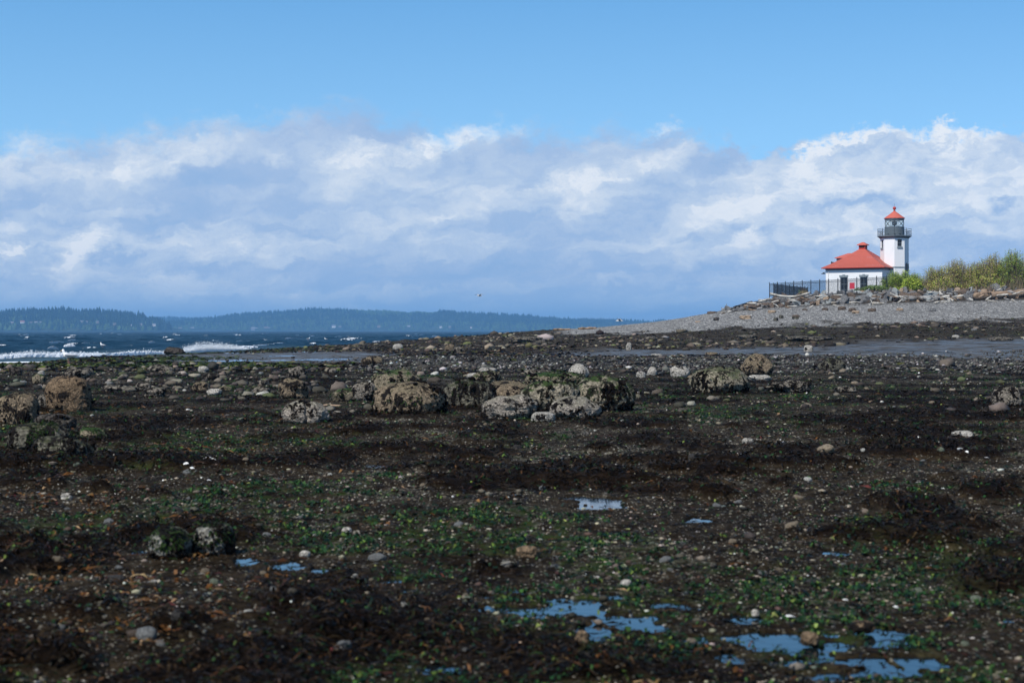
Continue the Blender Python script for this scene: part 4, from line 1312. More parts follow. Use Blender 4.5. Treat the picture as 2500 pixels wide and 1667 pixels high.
B(702, 974, 116, 56, m_b_grey, 'grey barnacled boulder with a vertical cleft and dark tufts on top', 15, sub=6, sq=2.15, lump=.16, groove=.16, fr=220)
B(676, 915, 70, 48, m_b_tan, 'round brown boulder with a low shoulder on its right', 16, sub=6, lump=.22, tilt=-.1, fr=160)
B(682, 868, 46, 28, m_b_wrack, 'rough grey rock with a lump on its right, behind the round brown boulder', 17, lump=.4, fr=120)
B(940, 954, 142, 78, m_b_tan, 'big rounded tan boulder with a green patch on top, left of the central cluster', 18, sub=6, sq=2.2, lump=.14, rough=.12, fr=420, frg=160)
B(908, 905, 104, 58, m_b_green, 'green-topped boulder behind the big rounded tan one', 19, sub=6, sq=2.3, lump=.2, fr=240, frg=160)
B(830, 922, 52, 46, m_b_wrack, 'dark leaning boulder to the left of the big tan one', 20, lump=.22, tilt=.25, fr=200)
B(790, 922, 50, 30, m_b_green, 'low green weed-covered lump left of the dark leaning boulder', 21, fr=140, frg=120)
B(762, 858, 24, 14, m_b_wrack, 'small brown stone behind and left of the green-topped boulder', 22, sub=4)
B(1076, 936, 112, 66, m_b_olive, 'square-shouldered boulder with hanging weed at the left of the central cluster', 23, sub=6, sq=2.9, lump=.2, fr=420, frg=160)
B(1100, 892, 70, 40, m_b_green, 'slanting green ledge rising behind the square-shouldered boulder', 24, sub=6, sq=2.15, tilt=.5, fr=160, frg=120)
B(1165, 930, 118, 56, m_b_tan, 'long rounded pink-brown boulder in the middle of the central cluster', 25, sub=6, sq=2.15, lump=.14, fr=260)
B(1170, 962, 112, 56, m_b_grey, 'pale grey knobbly boulder at the front left of the central cluster', 26, sub=6, sq=2.15, lump=.36, fr=200)
B(1262, 948, 122, 76, m_b_dome, 'boulder streaked black and white by weed in the centre of the cluster', 27, sub=6, sq=2.3, lump=.18, fr=420)
B(1278, 898, 124, 44, m_b_green, 'flat boulder with a bright green top at the back of the central cluster', 28, sub=6, sq=3.0, lump=.12, fr=260, frg=320)
B(1380, 943, 138, 80, m_b_dome, 'domed green boulder with slanting pale stripes at the right of the central cluster', 29, sub=6, sq=2.1, lump=.10, fr=520, frg=260, peak=.15)
B(1322, 966, 104, 56, m_b_grey, 'pale grey boulder with black weed spots at the front right of the cluster', 30, sub=6, sq=2.4, lump=.3, fr=160)
B(1248, 968, 48, 22, m_b_pale, 'small smooth blue-grey stone wedged between the two pale front boulders', 31, sq=2.8, lump=.08)
B(1328, 868, 52, 34, m_b_pale, 'plain pale conical boulder behind the striped green dome', 32, peak=.35, lump=.16, fr=40)
B(1240, 868, 74, 20, m_b_wrack, 'low dark ragged outcrop left of the plain pale conical boulder', 33, lump=.4, fr=120)
B(1122, 856, 46, 13, m_b_pale, 'flat pale stone in the pebble belt behind the central cluster', 34, sub=4)
B(1086, 868, 30, 12, m_b_pale, 'small pale stone beside the slanting green ledge', 35, sub=4)
B(1472, 868, 22, 16, m_b_pale, 'small grey stone on pebbles right of the striped green dome', 36, sub=4)
B(1650, 903, 140, 62, m_b_stripe, 'large oval brown boulder with black vertical streaks, right of centre', 37, sub=6, sq=2.15, lump=.10, fr=520)
B(1738, 862, 80, 52, m_b_tan, 'pale pointed boulder with a green ridge, behind the large streaked oval one', 38, sub=6, peak=.42, lump=.2, fr=120, frg=120)
B(1745, 874, 54, 14, m_b_pale, 'flat pale shelf of stone at the foot of the pointed boulder', 39)
B(1910, 853, 64, 32, m_b_olive, 'small weed-capped boulder right of the pointed one', 40, sub=6, lump=.14, fr=220)
B(1812, 902, 112, 30, m_b_wrack, 'low ragged heap of barnacled rock and weed right of the streaked oval boulder', 41, sub=6, lump=.45, rough=.4, fr=220)
B(1942, 902, 52, 16, m_b_wrack, 'small pale ragged lump right of the low ragged heap', 42, lump=.4, fr=60)
B(1562, 866, 46, 27, m_b_pale, 'plain grey-tan boulder left of the large streaked oval one', 43, lump=.14)
B(1498, 862, 24, 20, m_b_pale, 'small upright grey boulder among pebbles left of the plain grey-tan one', 44, sub=4, peak=.3)
B(1600, 872, 44, 13, m_b_tan, 'low tan stone between the grey-tan boulder and the streaked oval one', 45, sub=4)
B(2312, 936, 70, 50, m_b_wrack, 'dark weed-covered boulder at the right edge of the photo', 46, sub=6, lump=.3, fr=260)
B(855, 837, 54, 20, m_b_tan, 'flat dark-speckled boulder beside the blue pool left of centre', 47, lump=.2, fr=60)
B(914, 803, 24, 14, m_b_pale, 'single round tan stone on the dark ridge above the pool', 48, sub=4)
B(1034, 808, 26, 19, m_b_tan, 'round dark-spotted boulder of a pair on the dark ridge', 49, sub=4)
B(1052, 810, 22, 14, m_b_wrack, 'small dark stone at the right foot of the spotted boulder on the ridge', 50, sub=4)
B(403, 814, 50, 18, m_b_dark, 'dark boulder standing in the surf beside the splash', 51, tilt=-.2, peak=.2, fr=60)
B(370, 853, 64, 17, m_b_wrack, 'low barnacled rock on the green flat below the surf', 52, peak=.3, lump=.35, fr=60)
B(467, 855, 25, 15, m_b_pale, 'round pale stone on the weed edge below the wet sand', 53, sub=4)
B(484, 873, 42, 17, m_b_wrack, 'ragged rock just right and in front of the round pale stone', 54, lump=.4, fr=60)
B(462, 900, 42, 24, m_b_tan, 'rounded tan rock left of a flat pale one on the dark weed', 55, fr=60)
B(492, 907, 38, 15, m_b_pale, 'flat pale barnacled rock on the dark weed at left', 56, fr=20)
B(522, 898, 40, 14, m_b_green, 'low mossy green rock behind the flat pale barnacled rock', 57, frg=80)
B(328, 897, 40, 20, m_b_wrack, 'pale rounded rock in the left middle of the dark weed', 58, fr=60)
B(275, 900, 90, 16, m_b_wrack, 'long low rib of rock with hanging weed left of the pale rounded rock', 59, lump=.45, fr=160)
B(355, 912, 50, 22, m_b_wrack, 'ragged dark rock right in front of the pale rounded rock', 60, lump=.45, fr=120)
B(600, 905, 44, 18, m_b_wrack, 'small ragged grey rock left of the round brown boulder', 61, lump=.45, fr=60)
B(606, 885, 30, 14, m_b_wrack, 'little grey rock behind the small ragged grey one', 62, lump=.4)
B(1444, 805, 13, 19, m_b_pale, 'small pale stone standing upright on the dark shore, right of centre', 63, sub=4, depth=1)
B(1508, 818, 28, 6, m_b_pale, 'thin flat pale stone lying on the dark shore by the wet sand', 64, sub=4)
B(1634, 817, 30, 9, m_b_tan, 'low tan stone at the edge of the wet sand strip', 65, sub=4)
B(1857, 807, 22, 15, m_b_pale, 'single grey angular stone on the wet sand strip', 66, sub=4, sq=4)
B(1210, 788, 90, 15, m_b_wrack, 'pale jagged outcrop on the far ridge beside the open water', 67, lump=.5, fr=40)
B(1860, 784, 110, 11, m_b_wrack, 'long pale outcrop in the dark band below the gravel slope', 68, lump=.5, fr=60)
B(1715, 778, 50, 9, m_b_wrack, 'pale hump of rock left of the long pale outcrop', 69, lump=.4)
B(1490, 782, 34, 9, m_b_wrack, 'small pale hump of rock on the dark band right of centre', 70, lump=.4)
B(2195, 777, 18, 8, m_b_pale, 'grey stone in the dark band near the right edge', 71, sub=4)
B(2300, 783, 60, 10, m_b_wrack, 'dark ragged outcrop below the gravel slope at the right edge', 72, lump=.4)
B(2210, 1008, 52, 19, m_b_pale, 'smooth pale oval stone alone on the dark flat at right', 73, sq=2.8, lump=.08)
B(1718, 1019, 28, 14, m_b_pale, 'smaller grey rounded stone left of the smooth oval one', 74, lump=.08)
B(154, 1148, 28, 16, m_b_pale, 'pale angular stone on the weed in the lower left', 75, sub=4, sq=4)
B(1212, 1282, 46, 26, m_b_brown, 'rusty brown stone on the green weed in the lower middle', 76, sq=3, lump=.2)
B(1168, 1310, 42, 20, m_b_pale, 'pinkish stone with green weed in front, lower middle', 77, lump=.12)
B(1438, 1350, 28, 18, m_b_pale, 'bright pale round stone in the lower middle right', 78, lump=.08)
B(1735, 1415, 18, 16, m_b_pale, 'white egg-shaped stone beside the long blue pool at lower right', 79, lump=.05)
B(1760, 1370, 16, 18, m_b_pale, 'pale upright stone on green weed above the long blue pool', 80, lump=.1)
B(1860, 1482, 0.1 + 44, 30, m_b_brown, 'brown rounded stone at the edge of the blue pool, lower right', 81, lump=.1)
B(1980, 1455, 62, 26, m_b_brown, 'broad brown stone standing in the blue pool at lower right', 82, lump=.1)
B(1338, 1480, 34, 30, m_b_brown, 'tan stone at the lower end of the middle pools', 83, sq=3)
B(700, 1280, 26, 14, m_b_pale, 'pale round stone right of the small left pools', 84, lump=.08)
B(797, 1228, 24, 18, m_b_pale, 'pale stone of a pair on the weed, lower left of centre', 85, lump=.08)
B(820, 1234, 20, 16, m_b_grey, 'greenish stone of a pair on the weed, lower left of centre', 86, lump=.1)
B(352, 1345, 32, 12, m_b_pale, 'pale flat stone below the closest pair of boulders', 87, lump=.08)
B(218, 1342, 26, 16, m_b_pale, 'pale stone in the lower left among orange weed', 88, lump=.08)

# stones strewn on the gravel slope
m_rr_brown = boulder_mat("rusty_brown_rock", (.115, .084, .062), (.03, .022, .018), .1, GR_, .02, (2, 2, 2))
m_rr_grey = boulder_mat("grey_rock", (.15, .145, .14), (.035, .033, .032), .1, GR_, .03, (2, 2, 2))
m_rr_blue = boulder_mat("pale_blue_grey_rock", (.25, .26, .25), (.07, .07, .07), .05, GR_, .02, (2, 2, 2))
m_rr_tan = boulder_mat("tan_rock", (.30, .22, .15), (.08, .05, .04), .05, GR_, .02, (2, 2, 2))
Z5 = lambda x, y: (1500 + x / 2.352, 730 + y / 2.352)
for k_, (x, y, w, h, m, lb) in enumerate([
        (905, 82, 48, 18, m_rr_tan, 'angular tan rock alone on the upper left of the gravel slope'),
        (752, 116, 75, 22, m_rr_tan, 'wide low tan rock on the left of the gravel slope'),
        (585, 124, 34, 20, m_b_dark, 'dark weed-tufted rock at the left of the gravel slope'),
        (927, 126, 28, 20, m_b_olive, 'olive-green rock, left of two low on the gravel slope'),
        (957, 112, 28, 20, m_b_olive, 'olive-green rock, upper right of two low on the gravel slope'),
        (1042, 104, 44, 14, m_rr_brown, 'brown rock behind a pale one in the middle of the gravel slope'),
        (1040, 116, 40, 13, m_b_olive, 'pale green-edged rock in front of a brown one on the gravel'),
        (1208, 66, 36, 16, m_rr_brown, 'small brown rock below the driftwood, middle of the gravel slope'),
        (1306, 64, 50, 22, m_rr_brown, 'blocky brown rock, left of three on the upper gravel'),
        (1366, 74, 46, 24, m_rr_brown, 'tilted brown rock, middle of three on the upper gravel'),
        (1386, 84, 44, 18, m_rr_tan, 'pointed tan rock leaning against the tilted brown one'),
        (1480, 74, 50, 22, m_rr_brown, 'rounded brown rock, right of three on the upper gravel'),
        (1638, 68, 40, 16, m_rr_tan, 'pinkish tan rock on the upper right gravel'),
        (1828, 72, 36, 20, m_rr_grey, 'small pointed grey rock on the upper right gravel'),
        (480, 134, 36, 8, m_rr_tan, 'flat tan stone near the left end of the gravel'),
        (560, 84, 60, 14, m_rr_brown, 'low brown rock where the gravel ends at the sky'),
        (1094, 66, 36, 10, m_rr_brown, 'faint low brown stone high on the gravel slope'),
        (2066, 188, 34, 20, m_rr_grey, 'square grey rock in the dark band at right')]):
    px, py = Z5(x, y)
    boulder(px, py, w / 2.352, h / 2.352, m, lb, 300 + k_, sub=4, sq=4.5, lump=.3, rough=.3, cat='rock', name='rock')


def angular(seed, sub=2):
    """broken quarry stone: a sphere cut flat by random planes"""
    g = np.random.default_rng(seed)
    v, f = ICO[sub]
    V = v.copy()
    for _ in range(13):
        n_ = g.normal(size=3); n_ /= np.linalg.norm(n_); dd = g.uniform(.34, .72)
        s = V @ n_
        over = s > dd
        V[over] -= np.outer(s[over] - dd, n_)
    V += 0.014 * g.normal(size=V.shape)
    V /= np.abs(V).max(0)
    return mesh_np("riprap_rock", V, f)


RIP = {}
for mi, m in enumerate((m_rr_brown, m_rr_grey, m_rr_blue, m_rr_tan)):
    RIP[mi] = []
    for k_ in range(5):
        me = angular(500 + 10 * mi + k_, 3 if k_ < 3 else 2); me.materials.append(m); RIP[mi].append(me)
g = np.random.default_rng(77)
RIPC = ['rusty brown', 'grey', 'pale blue-grey', 'tan']
RIPL = ['rusty brown angular rock in the heap of broken stone below the fence and bushes', 'grey angular rock in the heap of broken stone below the fence and bushes',
        'pale blue-grey angular rock in the heap of broken stone below the fence and bushes', 'tan angular rock in the heap of broken stone below the fence and bushes']
nrip = 0
cand = []
for row, (dy, cnt) in enumerate(((2.2, 62), (4.0, 60), (7.5, 58), (11.0, 54), (14.0, 50))):
    for px in np.linspace(1770, 2520, cnt):
        cand.append((px + g.uniform(-7, 7), 190.5 + dy + g.uniform(-1.2, 1.2), dy))
for px, Y, dy in cand:
    if px > 2370 and dy < 5:
        continue
    if px < 1880 and dy > 1 + (px - 1760) / 120 * 13:
        continue
    X = (px - 1250) / F * Y
    z = float(base_z(np.array([X]), np.array([Y]))[0])
    s = g.choice([.28, .40, .55, .75], p=[.3, .33, .25, .12]) * g.uniform(.85, 1.2)
    if px > 2230 and dy > 9:
        s *= .8
    mi = g.choice(4, p=[.28, .42, .17, .13])
    o = link("riprap_rock", RIP[mi][g.integers(0, 5)], loc=(X, Y, z + s * .22), rot=(g.uniform(0, 6.28), g.uniform(-.7, .7), g.uniform(0, 6.28)), scale=(s * g.uniform(.85, 1.4), s * g.uniform(.75, 1.0), s * g.uniform(.6, .9)))
    where = 'at the left tip' if px < 1880 else 'left of the fence middle' if px < 1940 else 'under the fence middle' if px < 2000 else 'by the left door' if px < 2055 else 'by the right door' if px < 2110 else \
        'below the grey-green shrub' if px < 2170 else 'below the lighthouse bushes' if px < 2240 else 'below the left thicket' if px < 2315 else 'below the thicket middle' if px < 2390 else 'above the big log'
    lvl = 'low' if dy < 3 else 'halfway up' if dy < 9 else 'high'
    tag(o, '%s %s rock %s in the rubble, %s' % ('large' if s > .6 else 'small' if s < .38 else 'mid-sized', RIPC[mi], lvl, where), 'rock', 'riprap rocks heaped under the fence')
    nrip += 1
    if nrip >= 285:
        break

# ---------------------------------------------------------------- ground cover
def tinted(name, rough, spec, bump=0.0, scale=40, trans=0.0):
    m, t = material(name)
    pos = t.new('ShaderNodeNewGeometry').outputs['Position']
    nz = t.noise(pos, scale, 4, 0.65)
    c = t.attr('tint', 'Color')
    t.put(t.b.inputs['Base Color'], t.mix(1.0, c, t.ramp(nz, [(.3, (.55, .55, .55)), (.7, (1.35, 1.35, 1.35))]), 'MULTIPLY'))
    t.b.inputs['Roughness'].default_value = rough
    t.b.inputs['Specular IOR Level'].default_value = spec
    if bump:
        t.put(t.b.inputs['Normal'], t.bump(nz, bump, 0.01))
    return m


m_weed = tinted("wet_brown_weed", 0.42, 0.03)
m_lettuce = tinted("wet_sea_lettuce", 0.5, 0.06)
m_peb = tinted("beach_pebble", 0.7, 0.15, 0.5, 60)
m_shell = tinted("bleached_shell", 0.5, 0.25, 0.2, 30)


def pick(n_, y0, y1, u=0.345, power=0.0, seed=0):
    """points on the flat, thinning out with distance"""
    g = np.random.default_rng(seed)
    if power == 0:
        Y = np.exp(g.uniform(np.log(y0), np.log(y1), n_))
    else:
        Y = (g.uniform(y0 ** power, y1 ** power, n_)) ** (1 / power)
    X = g.uniform(-u, u, n_) * Y
    return X, Y, g


def clump(X, Y, g, per, spread):
    """gather scattered points into tufts"""
    n_ = len(X); par = g.integers(0, max(n_ // per, 1), n_)
    f = np.sqrt(Y[par] / 10)
    r = spread * f * np.exp(g.normal(0, .5, n_ // per + 1))[par]
    a = g.uniform(0, 6.28, n_)
    q = np.abs(g.normal(0, 1, n_))
    return X[par] + r * q * np.cos(a), np.maximum(Y[par] + r * q * np.sin(a), 5.4)


def colours(g, n_, pal, wts, jit=.35):
    pal = np.array(pal); k_ = g.choice(len(pal), n_, p=np.array(wts) / np.sum(wts))
    return pal[k_] * g.uniform(1 - jit, 1 + jit, (n_, 1)) * g.uniform(.92, 1.08, (n_, 3))


def keep_clear(X, Y):
    k_ = np.ones(len(X), bool)
    for (x, y, rx, ry, zz) in POOLW:
        k_ &= (((X - x) / rx) ** 2 + ((Y - y) / ry) ** 2) > .14
    return k_


def ribbons(name, X, Y, g, L, Wd, C, rise, mat, segs=4, label=None):
    n_ = len(X)
    a = g.uniform(0, 2 * np.pi, n_)
    cur = g.normal(0, .9, n_)
    rows = []; cx = X.copy(); cy = Y.copy()
    z0 = ground_z(X, Y)
    for s in range(segs):
        f = s / (segs - 1)
        aa = a + cur * f
        if s:
            cx = cx + np.cos(aa) * L / (segs - 1); cy = cy + np.sin(aa) * L / (segs - 1)
        zz = z0 + .004 + rise * (np.sin(np.pi * f) * g.uniform(.3, 1.3, n_)) + g.uniform(0, .012, n_)
        w = Wd * (.45 + .75 * np.sin(np.pi * (0.12 + .8 * f))) * g.uniform(.7, 1.2, n_)
        sx = -np.sin(aa) * w; sy = np.cos(aa) * w; tl = g.normal(0, .35, n_) * w
        rows += [np.stack([cx - sx, cy - sy, zz - tl], 1), np.stack([cx + sx, cy + sy, zz + tl], 1)]
    V = np.stack(rows, 1)
    b = np.arange(n_)[:, None] * (2 * segs)
    FF = np.concatenate([b + np.array([[2 * s, 2 * s + 1, 2 * s + 3, 2 * s + 2]]) for s in range(segs - 1)])
    me = mesh_np(name, V.reshape(-1, 3), FF, colors={'tint': np.repeat(C, 2 * segs, 0)})
    o = link(name, me, mat)
    return tag(o, label, None, None, 'stuff')


def stones(name, X, Y, g, size, C, mat, sub=1, flat=.6, sink=.25, label=None, rough=.25):
    v, f = ICO[sub]
    n_ = len(X)
    z = ground_z(X, Y)
    V = np.repeat(v[None], n_, 0) * (1 + g.normal(0, rough * .5, (n_, len(v), 1)))
    sc = size[:, None] * np.stack([g.uniform(.8, 1.35, n_), g.uniform(.7, 1.1, n_), flat * g.uniform(.6, 1.2, n_)], 1)
    V = V * sc[:, None, :]
    a = g.uniform(0, 6.28, n_); c = np.cos(a)[:, None]; s = np.sin(a)[:, None]
    x = V[:, :, 0] * c - V[:, :, 1] * s; y = V[:, :, 0] * s + V[:, :, 1] * c
    V = np.stack([x + X[:, None], y + Y[:, None], V[:, :, 2] + z[:, None] + sc[:, 2:3] * (1 - 2 * sink)], -1)
    FF = (f[None] + (np.arange(n_) * len(v))[:, None, None]).reshape(-1, 3)
    me = mesh_np(name, V.reshape(-1, 3), FF, colors={'tint': np.repeat(C, len(v), 0)}, smooth=True)
    return tag(link(name, me, mat), label, None, None, 'stuff')


WEED = [(.0042, .0026, .0014), (.0105, .0064, .0034), (.024, .0145, .0075), (.048, .029, .015), (.08, .040, .016), (.040, .016, .012), (.016, .026, .009)]
WW = [34, 28, 13, 5, .9, .7, 5]

# brown weed, near and middle
X, Y, g = pick(96000, 5.7, 68, seed=1)
zn = zones(X, Y)
mat_n = zn['mat']
pr = np.clip(.20 + .80 * mat_n, .08, 1)
k_ = (g.random(len(X)) < pr) & keep_clear(X, Y)
X, Y = X[k_], Y[k_]
fs = np.sqrt(Y / 10)
C = colours(g, len(X), WEED, WW)
ribbons("brown_seaweed", X, Y, g, .11 * fs * g.uniform(.5, 1.6, len(X)), .0038 * fs * g.uniform(.5, 1.8, len(X)), C, .018 * np.minimum(fs, 1.5) * (.4 + mat_n[k_]), m_weed, label='dark brown seaweed lying in mats over the tide flat')
# orange kelp in the lower left
X, Y, g = pick(9000, 5.8, 38, seed=2)
X, Y = clump(X, Y, g, 6, .10)
p = col_of(X, Y)
k_ = (g.random(len(X)) < (1 - .75 * zones(X, Y)['mat']) * (.12 + .75 * (1 - sm(p, 250, 900)) + .25 * (1 - sm(Y, 6, 10)))) & keep_clear(X, Y) & (fbm(X / .9, Y / 1.1, 3, 33) > -.03)
X, Y = X[k_], Y[k_]; fs = np.sqrt(Y / 10)
C = colours(g, len(X), [(.09, .040, .013), (.15, .080, .032), (.055, .025, .010), (.24, .15, .08), (.09, .028, .024)], [5, 3, 5, 1.0, .7])
ribbons("orange_kelp", X, Y, g, .10 * fs * g.uniform(.4, 1.7, len(X)), .0062 * fs * g.uniform(.5, 1.7, len(X)), C, .016 * fs, m_weed, 5, label='torn orange-brown kelp blades scattered among the dark weed')
# sea lettuce
X, Y, g = pick(150000, 5.7, 64, seed=3)
X, Y = clump(X, Y, g, 14, .055)
gz = zones(X, Y)['green']
k_ = (g.random(len(X)) < np.clip(.62 * gz * (.35 + .65 * (fbm(X / .28, Y / .4, 3, 43) > -.02)) + .03, 0, 1)) & keep_clear(X, Y)
X, Y = X[k_], Y[k_]; fs = np.sqrt(Y / 10)
C = colours(g, len(X), [(.008, .026, .010), (.014, .042, .014), (.032, .072, .018), (.085, .125, .026), (.005, .020, .013), (.16, .19, .05)], [9, 11, 8, 2.4, 8, .6])
ribbons("sea_lettuce", X, Y, g, .028 * fs * g.uniform(.4, 2.0, len(X)), .0062 * fs * g.uniform(.4, 1.9, len(X)), C, .014 * np.minimum(fs, 1.6), m_lettuce, 3, label='bright green sea lettuce in patches on the tide flat')
# green weed on the wet flats by the surf
X, Y, g = pick(42000, 64, 150, u=.345, seed=4)
gz = zones(X, Y)['green']
k_ = (g.random(len(X)) < gz * .9) & (X / Y < -.09)
X, Y = X[k_], Y[k_]
C = colours(g, len(X), [(.028, .042, .010), (.05, .07, .014), (.09, .105, .022), (.012, .018, .007)], [6, 5, 2, 5])
ribbons("green_weed", X, Y, g, .34 * g.uniform(.5, 1.6, len(X)), .05 * g.uniform(.5, 1.6, len(X)), C, .03, m_lettuce, 3, label='yellow-green weed covering the wet flat below the surf at left')
# gravel and shell bits between the mats
PEB = [(.028, .024, .019), (.06, .050, .038), (.115, .098, .072), (.20, .172, .125), (.31, .275, .20), (.075, .05, .035), (.09, .10, .085), (.55, .53, .48)]
PW = [9, 14, 13, 8, 3.5, 6, 3, .8]
X, Y, g = pick(70000, 5.7, 64, seed=5)
zn = zones(X, Y)
k_ = (g.random(len(X)) < np.clip((1 - .92 * zn['mat']) * sm(fbm(X / .9, Y / 1.2, 3, 47), -.2, .12) * (.7 + .5 * zn['shell'] + .1 * zn['green']), 0, 1)) & keep_clear(X, Y)
X, Y = X[k_], Y[k_]
fs = (Y / 10) ** .45
sz = .0060 * fs * np.exp(g.normal(0, .6, len(X)))
stones("pebbles", X, Y, g, np.minimum(sz, .06), colours(g, len(X), PEB, PW), m_peb, 1, .6, label='small pebbles and grit between the mats of weed')
X, Y, g = pick(13000, 5.7, 60, seed=6)
X, Y = clump(X, Y, g, 7, .16)
zn = zones(X, Y)
k_ = (g.random(len(X)) < np.clip((1 - .9 * zn['mat']) * (.3 + .8 * zn['shell']), 0, 1)) & keep_clear(X, Y)
X, Y = X[k_], Y[k_]; fs = (Y / 10) ** .5
stones("shell_fragments", X, Y, g, .0075 * fs * np.exp(g.normal(0, .45, len(X))), colours(g, len(X), [(.52, .49, .42), (.34, .30, .22), (.28, .28, .10), (.38, .29, .22)], [2.5, 6, 2, 2]), m_shell, 1, .4, label='pale broken shell scattered over the flat')
# pebble belt and the stony far shore
X, Y, g = pick(34000, 60, 104, seed=7)
zn = zones(X, Y)
k_ = g.random(len(X)) < np.clip(1.0 * zn['pebble'] * (.25 + .9 * sm(fbm(X / 5, Y / 8, 3, 35), -.12, .1)) + .05, 0, 1)
X, Y = X[k_], Y[k_]
sz = .034 * np.exp(g.normal(0, .5, len(X)))
stones("pebble_belt", X, Y, g, np.minimum(sz, .17), colours(g, len(X), [(.03, .027, .023), (.06, .053, .044), (.11, .10, .085), (.19, .18, .155), (.40, .38, .34), (.07, .075, .055)], [9, 10, 8, 4, 1.4, 3]), m_peb, 1, .7, .2, label='belt of pale and dark pebbles across the middle of the beach')
X, Y, g = pick(9000, 112, 204, u=.345, seed=8)
zn = zones(X, Y); p = col_of(X, Y); bz = base_z(X, Y)
k_ = (g.random(len(X)) < np.clip(.85 * (1 - zn['gravel']) * (1 - .96 * zn['sand']) * (.15 + 1.0 * sm(fbm(X / 9, Y / 7, 3, 37), -.06, .16)), 0, 1)) & (bz > SEA + .12) & (p > 560) & (g.random(len(X)) < .3 + .7 * sm(p, 950, 1350))
X, Y = X[k_], Y[k_]
sz = .13 * np.exp(g.normal(0, .6, len(X)))
stones("shore_rubble", X, Y, g, np.minimum(sz, .6), colours(g, len(X), [(.030, .022, .017), (.060, .048, .036), (.15, .12, .085), (.24, .20, .145), (.11, .11, .045), (.32, .29, .24)], [7, 12, 11, 5, 5, .6]), m_peb, 1, .5, .3, label='weedy stones and rubble along the far dark shore', rough=.4)
# brown and green weed on the far shore
X, Y, g = pick(24000, 62, 204, u=.345, seed=9)
zn = zones(X, Y); bz = base_z(X, Y)
k_ = (g.random(len(X)) < np.clip((1 - zn['gravel']) * (1 - zn['sand']) * (1 - .8 * zn['pebble']) * (1 - .55 * sm(Y, 108, 122)) * (1 - .85 * zn['green'] * (Y < 122)), .0, 1)) & (bz > SEA + .06)
X, Y = X[k_], Y[k_]
C = colours(g, len(X), [(.007, .005, .004), (.019, .013, .009), (.05, .033, .021), (.06, .065, .018), (.15, .115, .07)], [10, 10, 7, 4, 2.4])
ribbons("rockweed", X, Y, g, .5 * g.uniform(.5, 1.6, len(X)), .07 * g.uniform(.5, 1.6, len(X)), C, .06 * g.uniform(.3, 1.5, len(X)) * sm(Y, 70, 115), m_weed, 4, label='dark rockweed on the far part of the flat')
# small ragged rocks in the middle distance, most of them at left
X, Y, g = pick(2600, 30, 76, u=.345, seed=10)
p = col_of(X, Y)
k_ = (g.random(len(X)) < np.clip(.10 + .85 * (1 - sm(p, 650, 1150)) * sm(fbm(X / 4, Y / 6, 3, 39), -.12, .10), 0, 1)) & (np.array([min((math.hypot(x - a, y - b) - r) for a, b, r in used_spots) for x, y in zip(X, Y)]) > .05)
X, Y = X[k_], Y[k_]
stones("ragged_rocks", X, Y, g, np.minimum(.075 * np.exp(g.normal(0, .55, len(X))), .3), colours(g, len(X), [(.05, .042, .034), (.10, .085, .065), (.16, .135, .10), (.24, .215, .175), (.07, .08, .035)], [8, 8, 5, 2, 2]), m_peb, 2, .65, .3, label='small barnacled rocks strewn over the dark weed in the middle distance', rough=.35)

# ---- stones and shells big enough to count: each one its own object
stone_me = {}
SC = {'white': (.46, .44, .38), 'tan': (.22, .175, .12), 'grey': (.17, .17, .16), 'greenish': (.16, .18, .125), 'dark': (.05, .045, .04)}
for cn, c in SC.items():
    m = plain(cn + "_beach_stone", c, .7, .15, .55, 5, .8)
    stone_me[cn] = []
    for k_ in range(4):
        v, f = ICO[3]
        S = rock_shape(v, 900 + k_, 2.6, .16, .3)
        S = S / np.abs(S).max(0)
        me = mesh_np("beach_stone", S, f, smooth=True); me.materials.append(m); stone_me[cn].append(me)
m_shellw = plain("white_clam_shell", (.74, .72, .66), .45, .3, .12, 20, .2)


def shell_mesh(seed):
    g = np.random.default_rng(seed)
    V = []; Fc = []
    nu, nv = 13, 6
    for i in range(nv):
        r = i / (nv - 1)
        for j in range(nu):
            a = math.pi * (j / (nu - 1) - .5) * 1.25
            rib = 1 + .025 * (j % 2)
            V.append((r * math.sin(a) * 1.0 * rib, r * math.cos(a) * .95 * rib - .4, .42 * (1 - r ** 2.2) * (1 if i else .98)))
    for i in range(nv - 1):
        for j in range(nu - 1):
            a = i * nu + j
            Fc.append((a, a + 1, a + nu + 1, a + nu))
    V2 = [(x, y, z - .05) for x, y, z in V]
    n0 = len(V); Fc += [(a + n0, d_ + n0, c + n0, b + n0) for a, b, c, d_ in Fc]
    for j in range(nu - 1):
        a = (nv - 1) * nu + j; Fc.append((a, a + 1, a + 1 + n0, a + n0))
    me = bpy.data.meshes.new("clam_shell"); me.from_pydata(V + V2, [], Fc); me.update()
    me.polygons.foreach_set("use_smooth", np.ones(len(me.polygons), dtype=bool))
    me.materials.append(m_shellw)
    return me


shell_me = [shell_mesh(k_) for k_ in range(2)]
g = np.random.default_rng(55)


def region(px, py):
    h = 'far left' if px < 400 else 'left' if px < 800 else 'left of centre' if px < 1150 else 'centre' if px < 1450 else 'right of centre' if px < 1800 else 'right' if px < 2150 else 'far right'
    v = 'on weed at boulder level' if py < 990 else 'on weed just below the boulders' if py < 1110 else 'on weed above the nearest pools' if py < 1250 else 'on green weed by the pools' if py < 1450 else 'on the nearest dark weed'
    return v + ', ' + h


